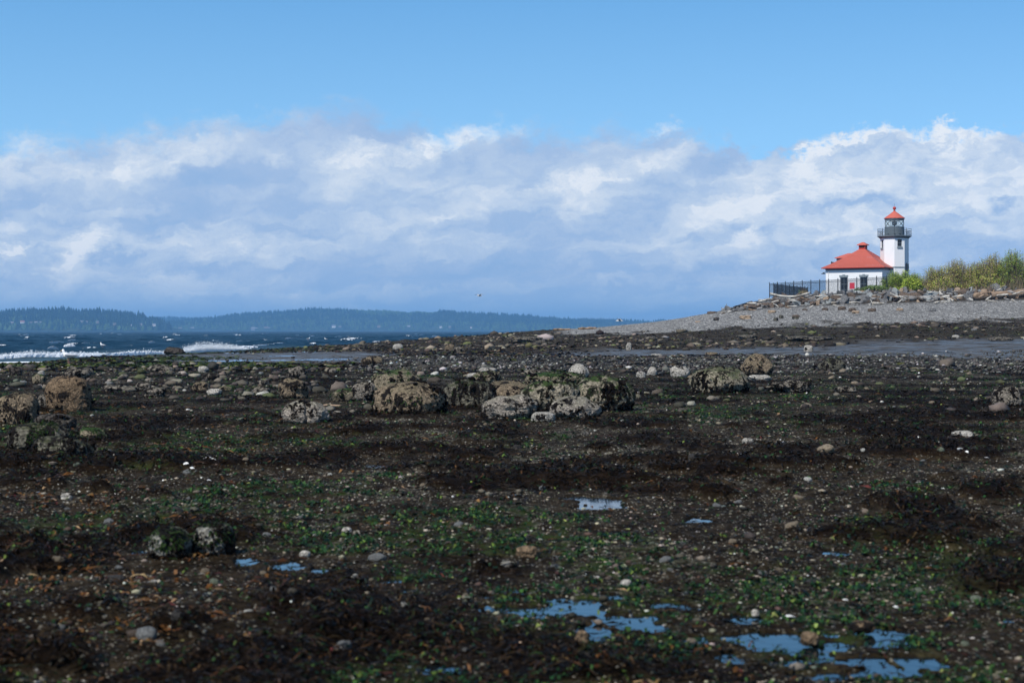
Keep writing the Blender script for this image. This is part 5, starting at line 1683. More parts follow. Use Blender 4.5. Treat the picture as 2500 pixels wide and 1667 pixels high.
def put_stone(px, py, wpx, kind, seed=None):
    x, y, z = hit(px, py)
    r = wpx / 2 * y / F
    zz = float(ground_z(np.array([x]), np.array([y]))[0])
    sz = 'small' if wpx < 16 else 'good-sized'
    if kind == 'shell':
        o = link("clam_shell", shell_me[int(g.integers(0, 2))], loc=(x, y, zz + r * .12), rot=(g.uniform(-.25, .5), g.uniform(-.3, .3), g.uniform(0, 6.28)), scale=(r, r, r))
        tag(o, sz + ' bleached white clam shell ' + region(px, py), 'shell', 'clam shells scattered over the tide flat')
    else:
        o = link("beach_stone", stone_me[kind][int(g.integers(0, 4))], loc=(x, y, zz + r * .12), rot=(g.uniform(-.3, .3), g.uniform(-.3, .3), g.uniform(0, 6.28)), scale=(r, r * g.uniform(.7, 1), r * g.uniform(.5, .75)))
        tag(o, sz + ' rounded ' + kind + ' stone ' + region(px, py), 'stone', 'rounded stones scattered over the tide flat')


for px, py, w in [(458, 1002, 14), (458, 1017, 12), (452, 1150, 18), (468, 1152, 16), (508, 1140, 26), (520, 1146, 16), (398, 1176, 9), (492, 1170, 10), (510, 1178, 12), (375, 1520, 30), (1805, 1128, 17), (1820, 1130, 10), (1465, 1192, 13), (2345, 1112, 22), (2360, 1118, 14),
                  (2300, 1188, 14), (1190, 1158, 14), (1204, 1160, 16), (1925, 1510, 42), (2190, 1486, 20), (2065, 1466, 18), (2245, 1075, 16), (1560, 960, 10), (2392, 1038, 9), (2400, 1038, 8), (1925, 940, 8), (2052, 922, 10), (2244, 911, 9), (1700, 1010, 9)]:
    put_stone(px, py, w, 'shell')
cnt = 0
while cnt < 200:
    py = 905 + 700 * g.random() ** 1.5
    px = g.uniform(10, 2490)
    x, y, z = hit(px, py)
    if not keep_clear(np.array([x]), np.array([y]))[0] or min(math.hypot(x - a, y - b) - r for a, b, r in used_spots) < .12:
        continue
    w = float(np.exp(g.normal(0, .35))) * (11 + (py - 900) * .018)
    put_stone(px, py, w, str(g.choice(['white', 'tan', 'grey', 'greenish', 'dark'], p=[.13, .33, .27, .13, .14])))
    cnt += 1

# ---------------------------------------------------------------- driftwood
def wood(name, a, b, sc):
    m, t = material(name)
    co = t.new('ShaderNodeTexCoord').outputs['Object']
    st = t.noise(t.vmul(co, (.5, 6, 6)), sc, 6, .65)
    n2 = t.noise(co, 1.6, 4, .6)
    c = t.ramp(st, [(.3, tuple(x * .45 for x in a)), (.5, a), (.7, tuple(min(1, x * 1.4) for x in a))])
    t.put(t.b.inputs['Base Color'], t.mix(t.step(n2, .45, .65), c, t.ramp(st, [(.35, tuple(x * .5 for x in b)), (.65, b)])))
    t.b.inputs['Roughness'].default_value = .85
    t.b.inputs['Specular IOR Level'].default_value = .1
    t.put(t.b.inputs['Normal'], t.bump(st, .8, .05))
    return m


m_wgrey = wood("weathered_grey_wood", (.30, .285, .265), (.16, .145, .125), 2.0)
m_wpale = wood("bleached_wood", (.54, .50, .43), (.34, .295, .235), 2.0)
m_wbrown = wood("brown_wood", (.30, .21, .14), (.15, .105, .07), 2.0)
m_wdark = wood("dark_wet_wood", (.045, .036, .03), (.02, .017, .014), 2.0)


def log(p0, p1, rpx, mat, label, seed, sag=0.0, taper=.7, knots=0, roots=0, group=None, name="driftwood_log", Ys=None):
    g = np.random.default_rng(seed)
    def at(p):
        if Ys is None:
            return Vector(hit(*p))
        return wpt(p[0], p[1], Ys)
    A = at(p0); Bv = at(p1)
    L = (Bv - A).length
    r = rpx * A.y / F
    A.z += r * .8; Bv.z += r * .8
    d_ = (Bv - A).normalized()
    n_ = 9
    pts = []; rad = []
    for i in range(n_):
        s = i / (n_ - 1)
        p = A.lerp(Bv, s)
        p = p + Vector((0, g.normal(0, .12 * r), g.normal(0, .10 * r) - sag * math.sin(math.pi * s) * L))
        pts.append(p); rad.append(r * (1 - (1 - taper) * s) * g.uniform(.88, 1.1) * (.8 if i in (0, n_ - 1) else 1))
    # own frame: x along the log
    q = d_.to_track_quat('X', 'Z')
    qi = q.inverted()
    loc = A.copy()
    mb = MB().tube([qi @ (p - loc) for p in pts], rad, 12)
    o = mb.build(name, mat, None, True)
    o.location = loc; o.rotation_mode = 'QUATERNION'; o.rotation_quaternion = q
    tag(o, label, 'driftwood', group)
    for k_ in range(knots):
        s = g.uniform(.12, .9); c = qi @ (A.lerp(Bv, s) - loc); a = g.uniform(-1.2, 1.8)
        dv = Vector((.3, -math.cos(a), math.sin(a))).normalized()
        rr = r * g.uniform(.16, .3)
        st = MB().tube([c + dv * r * .5, c + dv * r * g.uniform(1.1, 1.7)], [rr, rr * .8], 7).build("branch_stub", mat, o)
    for k_ in range(roots):
        a = k_ / roots * 6.28; dv = Vector((-.35, math.cos(a), math.sin(a)))
        c = qi @ (A - loc)
        pp = [c]; 
        for j in range(4):
            pp.append(pp[-1] + (dv + Vector(g.normal(0, .45, 3))) * r * .75)
        MB().tube(pp, [r * .5, r * .34, r * .24, r * .16, r * .06], 6).build("root", mat, o)
    return o


ZA = lambda x, y: (1740 + x / 5.88, 660 + y / 5.88)
ZB = lambda x, y: (2100 + x / 5.88, 600 + y / 5.88)
log(ZB(1640, 785), ZB(2420, 735), 11, m_wbrown, 'thick brown weathered log lying along the top of the gravel at the right edge', 1, knots=9, taper=.9)
log(ZB(560, 790), ZB(1150, 780), 6.5, m_wgrey, 'long grey-mauve log in front of the rusty rocks below the thicket', 2, knots=3, taper=.85)
log(ZB(0, 790), ZB(360, 775), 5.0, m_wgrey, 'grey log with a torn dark root end below the low green shrubs', 3, knots=2)
log(ZB(520, 800), ZB(420, 735), 7, m_wdark, 'dark upturned root stump at the end of the grey log', 4, roots=7, taper=.4, name="driftwood_stump")
log(ZB(1130, 700), ZB(1330, 810), 4.2, m_wpale, 'tangled bleached root wad between the long grey log and the big brown log', 5, roots=9, knots=4, name="driftwood_stump")
log(ZB(1080, 835), ZB(1420, 775), 3.2, m_wpale, 'bleached pole slanting in front of the tangled root wad', 6)
log(ZB(960, 680), ZB(1200, 760), 2.0, m_wpale, 'thin bleached branch leaning on the long grey log', 7)
log(ZB(1690, 590), ZB(2060, 580), 6, m_wgrey, 'grey log high on the rocks at right, left of the dark fork', 8, knots=2)
log(ZB(1900, 700), ZB(2120, 560), 5.5, m_wdark, 'dark forked trunk leaning over the rocks at right', 9, knots=3, taper=.6)
log(ZB(1810, 690), ZB(1830, 560), 5.0, m_wdark, 'dark upright stump among the grey logs at right', 10, taper=.5, name="driftwood_stump")
log(ZB(1530, 570), ZB(1600, 500), 1.2, m_wpale, 'thin pale stick standing up in front of the thicket', 11)
log(ZB(140, 730), ZB(290, 715), 2.4, m_wpale, 'short bleached log on top of the grey one below the low green shrubs', 12)
log(ZA(1610, 480), ZA(2120, 470), 2.4, m_wpale, 'long thin bleached pole at the foot of the rocks in front of the building', 13)
log(ZA(820, 345), ZA(1400, 330), 3.0, m_wpale, 'long bowed bleached branch lying on the rocks in front of the fence', 14, sag=.10, taper=.8, Ys=197.5)
log(ZA(630, 505), ZA(1000, 495), 3.0, m_wpale, 'pale plank-like log at the foot of the rocks at left', 15)
log(ZA(240, 585), ZA(680, 520), 2.0, m_wbrown, 'reddish brown pole slanting up the gravel at the left end of the driftwood', 16)
log(ZA(70, 570), ZA(300, 500), 4.0, m_wpale, 'bleached twisted root at the left tip of the driftwood', 17, roots=6, knots=2, name="driftwood_stump")
log(ZA(170, 580), ZA(480, 450), 5.0, m_wgrey, 'thick grey twisted trunk with a dark hollow at the left end of the heap', 18, roots=6, knots=3)
log(ZA(300, 560), ZA(560, 470), 4.0, m_wdark, 'dark trunk under the thick grey twisted one', 19)
log(ZA(650, 430), ZA(770, 428), 1.5, m_wpale, 'short white plank on the rocks left of the bowed branch', 20, Ys=194)
log(ZA(760, 440), ZA(960, 405), 1.8, m_wgrey, 'thin grey pole beside the short white plank', 21, Ys=194)
log(ZA(1060, 470), ZA(1250, 400), 1.6, m_wgrey, 'thin grey branch slanting under the bowed branch', 22, Ys=193.5)
log(ZB(170, 850), ZB(340, 845), 4.0, m_wpale, 'row of broken bleached wood at the foot of the dark root stump', 23, roots=5, name="driftwood_stump")
g = np.random.default_rng(99)
for k_ in range(64):
    px = g.uniform(1760, 2490); dy = g.choice([0, 0, 1, 3, 6])
    if px < 1880 and dy > (px - 1760) / 20 + .5: dy = 0
    Y = 189.2 + dy; X = (px - 1250) / F * Y
    z = float(base_z(np.array([X]), np.array([Y]))[0]) + (.12 if dy < 1 else .62)
    py = HY - (z - EYE) / Y * F
    w = g.uniform(8, 30) * g.choice([-1, 1])
    m = [m_wpale, m_wgrey, m_wbrown][g.choice(3, p=[.5, .36, .14])]
    wn = {m_wpale.name: 'bleached', m_wgrey.name: 'grey', m_wbrown.name: 'brown'}[m.name]
    ln = 'short' if abs(w) < 18 else 'long'
    wh = 'at the left end' if px < 1880 else 'below the fence' if px < 2110 else 'below the low green shrubs' if px < 2240 else 'below the tall thicket' if px < 2390 else 'beside the big brown log'
    log((px, py), (px + w, py + g.uniform(-11, 9)), g.uniform(1.1, 2.6), m, '%s %s stick %s %s' % (ln, wn, 'on the gravel' if dy < 1 else 'caught on rocks', wh), 400 + k_, group='driftwood sticks along the rock heap', name="driftwood_stick", Ys=Y - .2)
# wood down on the flat
log((790, 992), (832, 993), 3.2, m_wbrown, 'short brown log end sticking out behind the cleft grey boulder', 31)
log((1072, 864), (1140, 863), 2.0, m_wbrown, 'brown plank lying on the dark shore below the pair of ridge boulders', 32)
log((2122, 984), (2158, 972), 3.0, m_wbrown, 'pale-ended branch lying on the dark flat at right', 33, knots=2)
log((2140, 982), (2192, 975), 2.2, m_wdark, 'dark crooked branch beside the pale-ended one at right', 34, knots=3)
log((2283, 990), (2360, 991), .9, m_wpale, 'thin pale straight stick on the dark flat near the right edge', 35)
log((2232, 1343), (2304, 1346), 2.2, m_wbrown, 'brown stick on the weed in the lower right', 36)
log((2330, 1340), (2490, 1322), 1.6, m_wdark, 'long dark stalk on the weed reaching the right edge', 37)
log((1352, 807), (1392, 806), 3.0, m_wbrown, 'reddish log on the skyline where the gravel meets the sea', 38)
log((1412, 805), (1456, 803), 3.2, m_wbrown, 'longer reddish log right of the first on the gravel skyline', 39)

# ---------------------------------------------------------------- bushes above the rocks
m_leaf, t = material("shrub_leaf")
t.put(t.b.inputs['Base Color'], t.attr('tint', 'Color'))
t.b.inputs['Roughness'].default_value = .6
t.b.inputs['Specular IOR Level'].default_value = .2
m_stem, t = material("shrub_stem")
t.put(t.b.inputs['Base Color'], t.attr('tint', 'Color'))
t.b.inputs['Roughness'].default_value = .8


def shrub(px, wpx, top, Y, nst, nleaf, greens, label, seed, wild=.25, dry=.5, leaf=.11, low=.05, basepy=None, group='bushes above the rocks'):
    g = np.random.default_rng(seed)
    X = (px - 1250) / F * Y
    z0 = float(base_z(np.array([X]), np.array([Y]))[0])
    if basepy: z0 = EYE + (HY - basepy) / F * Y
    ht = EYE + (HY - top) / F * Y - z0
    hw = wpx / 2 / F * Y
    root = tag(empty("shrub", (X, Y, z0 - .1)), label, 'bush', group)
    # stems
    V = []; Fc = []; Cc = []; tips = []
    for k_ in range(nst):
        bx = g.normal(0, hw * .42); by = g.normal(0, hw * .35)
        e = np.clip(1 - (bx / hw / 1.15) ** 2, .25, 1)
        h = ht * e * g.uniform(.62, 1.08)
        lean = np.array([bx * .22 + g.normal(0, wild * .35 * ht * .5), by * .2 + g.normal(0, wild * .3 * ht * .5), h])
        isdry = g.random() < dry
        cc = np.array((.27, .19, .115)) * g.uniform(.6, 1.5) if isdry else np.array((.075, .055, .035)) * g.uniform(.6, 1.4)
        r = .016 * g.uniform(.7, 1.5)
        n0 = len(V)
        b0 = np.array([bx, by, 0.])
        bow = np.array([g.normal(0, .12), g.normal(0, .1), 0]) * ht
        P = []
        for s in (0, .35, .7, 1.0):
            c = b0 + lean * s + bow * s * (1 - s); P.append(c)
            for a in (0, 2.1, 4.2):
                V.append(c + np.array([math.cos(a), math.sin(a), 0]) * r * (1 - .7 * s)); Cc.append(cc)
        for i in range(3):
            for j in range(3):
                q = (j + 1) % 3
                Fc.append((n0 + 3 * i + j, n0 + 3 * i + q, n0 + 3 * i + 3 + q, n0 + 3 * i + 3 + j))
        tips.append((P, isdry))
        # side twigs
        for _ in range(6):
            s = g.uniform(.15, .95); c = b0 + lean * s + bow * s * (1 - s); dv = np.array([g.normal(0, .3), g.normal(0, .25), g.uniform(.1, .6)]) * ht * .28
            n0 = len(V)
            V += [c + np.array([-.008, 0, 0]), c + np.array([.008, 0, .0]), c + dv]; Cc += [cc] * 3
            Fc.append((n0, n0 + 1, n0 + 2, n0 + 2))
            tips.append(([c, c + dv * .4, c + dv * .7, c + dv], isdry))
    tri = [f for f in Fc if f[2] == f[3]]; qd = [f for f in Fc if f[2] != f[3]]
    Fall = qd + [(a, b, c, c) for a, b, c, _ in tri]
    me = bpy.data.meshes.new("stems"); me.from_pydata([tuple(v) for v in V], [], qd + [f[:3] for f in tri])
    at = me.attributes.new('tint', 'FLOAT_COLOR', 'POINT'); at.data.foreach_set("color", np.hstack([np.array(Cc), np.ones((len(Cc), 1))]).astype(np.float32).ravel())
    tag(link("stems", me, m_stem, root), kind='stuff')
    # leaves sit in clusters along the stems
    live = [p for p, dd in tips if not dd or g.random() < .30]
    nl = nleaf
    ii = g.integers(0, len(live), nl); ss = np.clip(g.beta(1.3, .95, nl), low, 1.0)
    PP = np.array([p for p in live])                         # k,4,3
    kk = np.minimum((ss * 3).astype(int), 2); fr = (ss * 3 - kk)[:, None]
    c = PP[ii, kk] * (1 - fr) + PP[ii, kk + 1] * fr
    clump = vn3(c * 1.6 + seed * 3.1, seed)
    kp = clump > .30
    c = c[kp]; clump = clump[kp]; nl = len(c)
    c = c + g.normal(0, .10, (nl, 3))
    gi = np.array(greens)[g.integers(0, len(greens), nl)] * g.uniform(.6, 1.45, (nl, 1)) * (1.05 + .8 * (vn3(c * .9 + seed, seed + 3)[:, None]))
    ax = g.normal(size=(nl, 3)); ax /= np.linalg.norm(ax, axis=1, keepdims=True)
    bx = np.cross(ax, g.normal(size=(nl, 3))); bx /= np.linalg.norm(bx, axis=1, keepdims=True)
    sz = (leaf * g.uniform(.5, 1.3, nl))[:, None]
    VV = np.stack([c - ax * sz, c + bx * sz * .45, c + ax * sz, c - bx * sz * .45], 1).reshape(-1, 3)
    VV[:, 2] = np.maximum(VV[:, 2], .03)
    FF = np.arange(nl * 4).reshape(-1, 4)
    tag(link("leaves", mesh_np("leaves", VV, FF, colors={'tint': np.repeat(gi, 4, 0)}), m_leaf, root), kind='stuff')
    nb = int(nst * 5)
    bx = g.normal(0, hw * .48, nb); by = g.normal(0, hw * .4, nb)
    hb = ht * g.uniform(.18, .62, nb) * np.clip(1 - (bx / hw / 1.3) ** 2, .2, 1)
    ln = g.normal(0, .22, (nb, 2)) * hb[:, None]
    w_ = .012 * g.uniform(.6, 1.6, nb)
    VV = np.stack([np.stack([bx - w_, by, 0 * bx], 1), np.stack([bx + w_, by, 0 * bx], 1), np.stack([bx + ln[:, 0] * .4 + w_ * .7, by + ln[:, 1] * .4, hb * .6], 1), np.stack([bx + ln[:, 0] * .4 - w_ * .7, by + ln[:, 1] * .4, hb * .6], 1),
                   np.stack([bx + ln[:, 0], by + ln[:, 1], hb], 1)], 1).reshape(-1, 3)
    b5 = np.arange(nb)[:, None] * 5
    FF = np.concatenate([b5 + np.array([[0, 1, 2]]), b5 + np.array([[0, 2, 3]]), b5 + np.array([[3, 2, 4]])])
    cb = np.array([(.30, .22, .12), (.22, .15, .09), (.36, .29, .17), (.16, .15, .05)])[g.integers(0, 4, nb)] * g.uniform(.6, 1.3, (nb, 1))
    tag(link("dry_grass", mesh_np("dry_grass", VV, FF, colors={'tint': np.repeat(cb, 5, 0)}), m_stem, root), kind='stuff')
    return root


YG = [(.24, .26, .04), (.18, .21, .03), (.28, .23, .07), (.11, .13, .025), (.22, .16, .08)]
GN = [(.12, .17, .025), (.16, .22, .03), (.08, .12, .02), (.22, .25, .04)]
LM = [(.26, .30, .035), (.20, .25, .03), (.15, .20, .025)]
GB = [(.09, .13, .04), (.12, .16, .05), (.07, .10, .03)]
shrub(2135, 67, 697, 206, 124, 7429, GB, 'low grey-green shrub at the left end of the bushes, in front of the fence', 1, .35, .25, .09, group=None, basepy=708)
shrub(2182, 62, 665, 209, 145, 11628, GN, 'leafy green bush hiding the foot of the lighthouse, left half', 2, .3, .12, .072)
shrub(2217, 58, 659, 211, 145, 10659, GN, 'leafy green bush hiding the foot of the lighthouse, right half', 3, .3, .2, .072)
shrub(2226, 51, 677, 206.5, 104, 7752, LM, 'small bright lime-green bush among grey rocks right of the lighthouse', 4, .3, .1, .10)
shrub(2240, 44, 675, 213, 104, 3876, GB, 'sparse grey-green bush in the dip between the green bush and the tall thicket', 5, .4, .5, .10)
shrub(2285, 82, 650, 208.5, 312, 11628, YG, 'left shoulder of the tall yellow-green thicket', 6, .3, .55, .068)
shrub(2335, 89, 634, 210.0, 395, 11628, YG, 'purple-brown twiggy crown in the middle of the tall thicket', 7, .34, .72, .068)
shrub(2385, 85, 639, 208.8, 353, 13566, YG, 'yellow-green leafy bush in the dip of the tall thicket', 8, .3, .5, .072)
shrub(2425, 78, 619, 210.5, 353, 13566, YG, 'high brushy bush left of the tallest leafy one at the right edge', 9, .3, .58, .072)
shrub(2472, 73, 613, 209.0, 312, 16796, GN, 'tallest bright leafy bush at the right edge of the photo', 10, .28, .35, .078)
shrub(2530, 89, 615, 210.0, 249, 13566, YG, 'leafy bush continuing the thicket past the right edge', 11, .3, .5, .078)
shrub(2300, 67, 677, 205.6, 187, 4845, YG, 'low brown scrub at the foot of the left shoulder of the thicket', 12, .4, .75, .10)
shrub(2400, 78, 673, 206.0, 187, 4845, YG, 'low brown scrub at the foot of the thicket above the dark stump', 13, .4, .75, .10)
shrub(1962, 24, 700, 203, 41, 839, GB, 'tiny weed tuft among the rocks in front of the fence', 14, .4, .2, .08, basepy=714, group=None)

# ---------------------------------------------------------------- surf
m_foam = plain("sea_foam", (.80, .83, .85), .8, .2, .10, 3, .6)


def breaker(px0, py0, px1, py1, hpx, label, seed, spray=0, sprayh=2.0, thick=1.0):
    g = np.random.default_rng(seed)
    n_ = 90; prof = 7
    V = []
    xs = []; ys = []; hs = []
    for i in range(n_):
        s = i / (n_ - 1)
        px = px0 + (px1 - px0) * s; py = py0 + (py1 - py0) * s
        Y = (EYE - SEA) * F / (py - HY); X = (px - 1250) / F * Y
        Y += .8 * float(fbm(np.array([X / 2.0]), np.array([seed * 3.3]), 3, seed)[0])
        h = hpx / F * Y * (0.35 + 1.25 * float(vn2(np.array([X / 1.6]), np.array([seed * 1.7]), seed)[0])) * math.sin(math.pi * (0.06 + .88 * s)) ** .5
        xs.append(X); ys.append(Y); hs.append(h)
        for j in range(prof):
            q = j / (prof - 1)
            yy = Y - .9 * thick + 1.9 * thick * q
            zz = SEA - .06 + (h + .06) * math.sin(math.pi * q ** .8) ** 1.2 + g.normal(0, .05 * h)
            V.append((X + g.normal(0, .03), yy, zz))
    me = mesh_np("breaking_wave", np.array(V), grid_faces(n_, prof), smooth=True)
    o = tag(link("breaking_wave", me, m_foam), label, 'wave')
    if spray:
        k_ = g.integers(0, n_, spray)
        P = np.stack([np.array(xs)[k_] + g.normal(0, .25, spray), np.array(ys)[k_] + g.normal(0, .4, spray), SEA + np.array(hs)[k_] * g.uniform(.3, 1, spray) + np.abs(g.normal(0, 1, spray)) * np.array(hs)[k_] * sprayh * .4], 1)
        v, f = ICO[1]
        sz = .013 * np.exp(g.normal(0, .5, spray))
        VV = v[None] * sz[:, None, None] + P[:, None, :]
        FF = (f[None] + (np.arange(spray) * len(v))[:, None, None]).reshape(-1, 3)
        tag(link("spray", mesh_np("spray", VV.reshape(-1, 3), FF), m_foam, o), kind='stuff')
    return o


breaker(-60, 875, 252, 868, 9, 'long white breaking wave rolling in at the left edge', 1, 3600, .9)
breaker(236, 868, 410, 863, 6, 'low white line of surf between the long breaker and the dark rock', 2, 500, 1.0)
breaker(448, 861, 600, 854, 13, 'white wave bursting into spray right of the dark rock in the surf', 3, 9000, 2.0)
breaker(596, 848, 690, 838, 4, 'thin white crest further out, right of the bursting wave', 4, 200, 1.0)
breaker(-40, 885, 240, 884, 2.0, 'thin foamy wash sliding up the sand below the long breaker', 5, 0)
g = np.random.default_rng(31)
for k_ in range(30):
    Y = math.exp(g.uniform(math.log(165), math.log(900)))
    px = g.uniform(-20, 1120 if Y > 260 else 600)
    py = HY + (EYE - SEA) / Y * F
    L = g.uniform(.8, 2.6) * F / Y
    o = breaker(px, py, px + L, py - g.uniform(.2, 1.2), g.uniform(.14, .30) * F / Y, 'small whitecap on dark water, %s, %s' % ('near the left edge' if px < 350 else 'left of centre' if px < 750 else 'towards the gravel point', 'close in' if Y < 260 else 'well out' if Y < 500 else 'far out'), 50 + k_, 0, 1, .35)
    o.name = 'whitecap'; o['group'] = 'whitecaps on the sea'

# ---------------------------------------------------------------- gulls
m_gwhite = plain("gull_white_feather", (.75, .75, .74), .7, .2, .06, 20)
m_ggrey = plain("gull_grey_feather", (.30, .32, .35), .7, .2, .1, 20)
m_gbeak = plain("gull_beak", (.55, .33, .05), .5, .3)
m_gleg = plain("gull_leg", (.35, .18, .15), .6, .2)
m_gblack = plain("gull_black_wingtip", (.015, .015, .017), .6, .2)


def gull(x, y, z, rz, label, flying=False, size=1.0, look=0.0):
    root = tag(empty("gull", (x, y, z), rz), label, 'bird')
    root.scale = (size, size, size)
    zb = .24 if not flying else 0
    # one loft from tail to crown: x forward
    if flying:
        path = [(-.30, 0, .01), (-.22, .035, .03), (-.10, .07, .065), (.02, .085, .08), (.12, .07, .07), (.19, .045, .05), (.24, .055, .045), (.285, .04, .035), (.31, .012, .012)]
        mb = MB(); n_ = 10; vs = []; fs = []
        for (px, w, h) in [(a, b_, c) for a, b_, c in path]:
            for k_ in range(n_):
                a = 2 * math.pi * k_ / n_
                vs.append((px, w * math.cos(a), h * math.sin(a)))
        for i in range(len(path) - 1):
            for k_ in range(n_):
                j = (k_ + 1) % n_
                fs.append((i * n_ + k_, i * n_ + j, (i + 1) * n_ + j, (i + 1) * n_ + k_))
        mb.add(vs, fs); mb.build("body", m_gwhite, root, True)
        MB().tube([(.30, 0, 0), (.36, 0, -.012)], [.014, .004], 6).build("beak", m_gbeak, root)
        for s in (1, -1):
            wg = MB()
            P = [(.10, .05 * s, .03), (.14, .32 * s, .16), (.06, .66 * s, .12)]
            Q = [(-.12, .05 * s, .03), (-.06, .32 * s, .15), (-.0, .66 * s, .115)]
            top = P + Q
            wg.add([(a, b_, c + .012) for a, b_, c in top] + top, [(0, 1, 4, 3), (1, 2, 5, 4), (6, 9, 10, 7), (7, 10, 11, 8), (0, 6, 7, 1), (1, 7, 8, 2), (3, 4, 10, 9), (4, 5, 11, 10)])
            wo = wg.build("wing", m_ggrey, root)
            tp = MB(); tp.add([(.062, .655 * s, .128), (-.002, .655 * s, .123), (-.06, .80 * s, .07), (.062, .655 * s, .112), (-.002, .655 * s, .108), (-.06, .80 * s, .06)], [(0, 1, 2), (3, 5, 4), (0, 2, 5, 3), (1, 4, 5, 2), (0, 3, 4, 1)])
            tp.build("wing_tip", m_gblack, wo)
        return root
    path = [(-.30, zb + .02, .010, .008), (-.20, zb + .035, .04, .03), (-.08, zb + .045, .075, .07), (.04, zb + .05, .09, .085), (.13, zb + .075, .075, .08), (.175, zb + .13, .05, .05), (.19, zb + .18, .042, .045), (.205, zb + .225, .045, .045), (.21, zb + .255, .03, .03), (.212, zb + .27, .006, .006)]
    n_ = 10; vs = []; fs = []
    for i, (px, pz, w, h) in enumerate(path):
        a_ = path[max(i - 1, 0)]; b_ = path[min(i + 1, len(path) - 1)]
        dv = Vector((b_[0] - a_[0], 0, b_[1] - a_[1])).normalized(); up = Vector((-dv.z, 0, dv.x))
        for k_ in range(n_):
            a = 2 * math.pi * k_ / n_
            p = Vector((px, 0, pz)) + Vector((0, 1, 0)) * w * math.cos(a) + up * h * math.sin(a)
            vs.append(p)
    for i in range(len(path) - 1):
        for k_ in range(n_):
            j = (k_ + 1) % n_
            fs.append((i * n_ + k_, i * n_ + j, (i + 1) * n_ + j, (i + 1) * n_ + k_))
    MB().add(vs, fs).build("body", m_gwhite, root, True)
    MB().tube([(.235, 0, zb + .225), (.30, 0, zb + .21)], [.014, .005], 6).build("beak", m_gbeak, root)
    for s in (1, -1):
        wg = MB().tube([(.09, .078 * s, zb + .075), (-.02, .088 * s, zb + .075), (-.15, .06 * s, zb + .06), (-.30, .025 * s, zb + .055)], [.03, .045, .035, .008], 7)
        wo = wg.build("wing", m_ggrey, root, True)
        MB().tube([(-.26, .035 * s, zb + .056), (-.38, .012 * s, zb + .055)], [.014, .004], 5).build("wing_tip", m_gblack, wo)
        MB().tube([(.02, .035 * s, zb - .02), (.0, .035 * s, zb * .5), (.01, .035 * s, .012)], [.012, .009, .009], 5).build("leg", m_gleg, root)
        MB().add([(-.01, .035 * s, .016), (.075, .035 * s - .03, .004), (.075, .035 * s + .03, .004), (-.01, .035 * s, .0)], [(0, 1, 2), (3, 2, 1), (0, 3, 1), (0, 2, 3)]).build("foot", m_gleg, root)
    return root


def gull_at(px, py, rz, label, size=1.0):
    x, y, z = hit(px, py)
    zz = max(float(ground_z(np.array([x]), np.array([y]))[0]), SEA)
    gull(x, y, zz, rz, label, size=size)


gull_at(168, 890, 2.9, 'white gull standing on green weed at left, below the long breaker', 1.35)
gull_at(251, 871, 2.6, 'white gull standing by the surf, further right than the one on the weed', 1.35)
gull_at(752, 846, .3, 'white gull sitting at the water edge left of the dark ridge', 1.35)
gull_at(796, 844, 2.8, 'white gull at the water edge, a little right of the first one there', 1.2)
gull_at(864, 839, .2, 'single white gull on the skyline of the dark ridge against the sea', 1.2)
p = wpt(1513, 783, 150); gull(p.x, p.y, p.z, 2.9, 'white gull flying low over the gravel skyline', True, 1.05)
p = wpt(1170, 722, 190); gull(p.x, p.y, p.z, .6, 'small gull flying high over the middle of the far hill', True, 1.1)

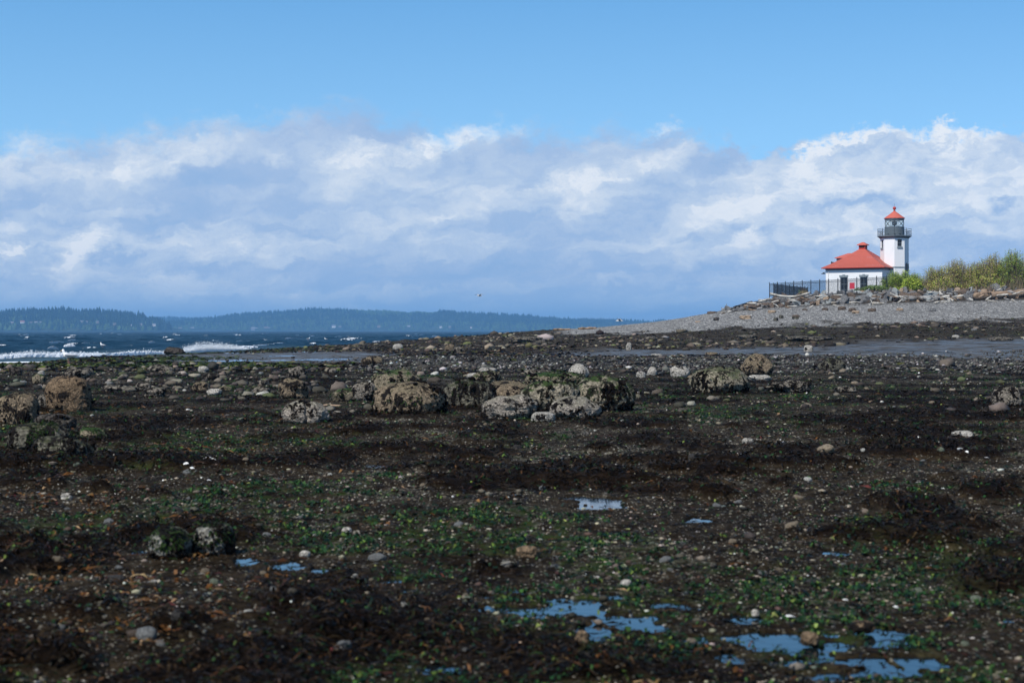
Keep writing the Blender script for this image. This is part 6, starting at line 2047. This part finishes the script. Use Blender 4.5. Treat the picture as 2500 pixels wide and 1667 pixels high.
# ---------------------------------------------------------------- houses on the far shore
m_hw = {'white': plain("far_white_wall", (.75, .72, .66), .8, .2), 'tan': plain("far_tan_wall", (.30, .24, .18), .8, .2), 'grey': plain("far_grey_wall", (.24, .24, .24), .8, .2)}
m_hr = {'red': plain("far_red_roof", (.42, .16, .11), .8, .2), 'grey': plain("far_grey_roof", (.25, .25, .26), .8, .2), 'brown': plain("far_brown_roof", (.22, .16, .12), .8, .2)}
m_hwin = plain("far_window", (.03, .035, .04), .3, .4)
for i, (px, py, Y, wpx, wc, rc) in enumerate(HS):
    Y = HOUSE_Y[i]
    c = wpt(px, py, Y); s = Y / F
    w_ = .8 * wpx * s; h_ = w_ * .30; dp = w_ * .6
    root = tag(empty("far_house", (c.x, c.y, c.z)), None, 'house', 'houses along the far shore')
    near_ = 'on the left bluff, far left' if px < 150 else 'on the left bluff, right end' if px < 400 else 'below the broad hill, left' if px < 700 else 'low on the broad hill'
    root['label'] = 'tiny %s house with %s roof %s%s' % (wc, rc, near_, ', wide' if wpx > 10 else ', narrow' if wpx < 7.5 else '')
    MB().box((-w_ / 2, -dp / 2, -h_ * .9), (w_ / 2, dp / 2, h_)).build("wall", m_hw[wc], root)
    e = w_ * .06
    MB().add([(-w_ / 2 - e, -dp / 2 - e, h_), (w_ / 2 + e, -dp / 2 - e, h_), (w_ / 2 + e, dp / 2 + e, h_), (-w_ / 2 - e, dp / 2 + e, h_), (-w_ / 2 - e, 0, h_ * 1.75), (w_ / 2 + e, 0, h_ * 1.75)],
             [(0, 1, 5, 4), (2, 3, 4, 5), (1, 2, 5), (3, 0, 4), (3, 2, 1, 0)]).build("roof", m_hr[rc], root)
    for s_ in (-.28, .0, .28):
        MB().box((s_ * w_ - w_ * .07, -dp / 2 - .15, h_ * .25), (s_ * w_ + w_ * .07, -dp / 2 + .05, h_ * .7)).build("window", m_hwin, root)

# ---- where several things would still share a label, say which one of them it is
same = {}
for o in COL.objects:
    if o.parent is None and o.get('label') and o.get('category'):
        same.setdefault(o['label'], []).append(o)
ORD = ['1st', '2nd', '3rd', '4th', '5th', '6th', '7th', '8th', '9th', '10th', '11th', '12th']
for lb, os_ in same.items():
    if len(os_) > 1:
        def where_(o):
            if o.type == 'MESH' and o.location.length < .01:
                v = o.data.vertices[len(o.data.vertices) // 2].co
                return v.x / v.y
            return o.location.x / o.location.y
        os_.sort(key=where_)
        for k_, o in enumerate(os_):
            o['label'] = lb + ', ' + ORD[min(k_, 11)] + (' from left' if len(lb.split()) < 14 else ' rightwards')
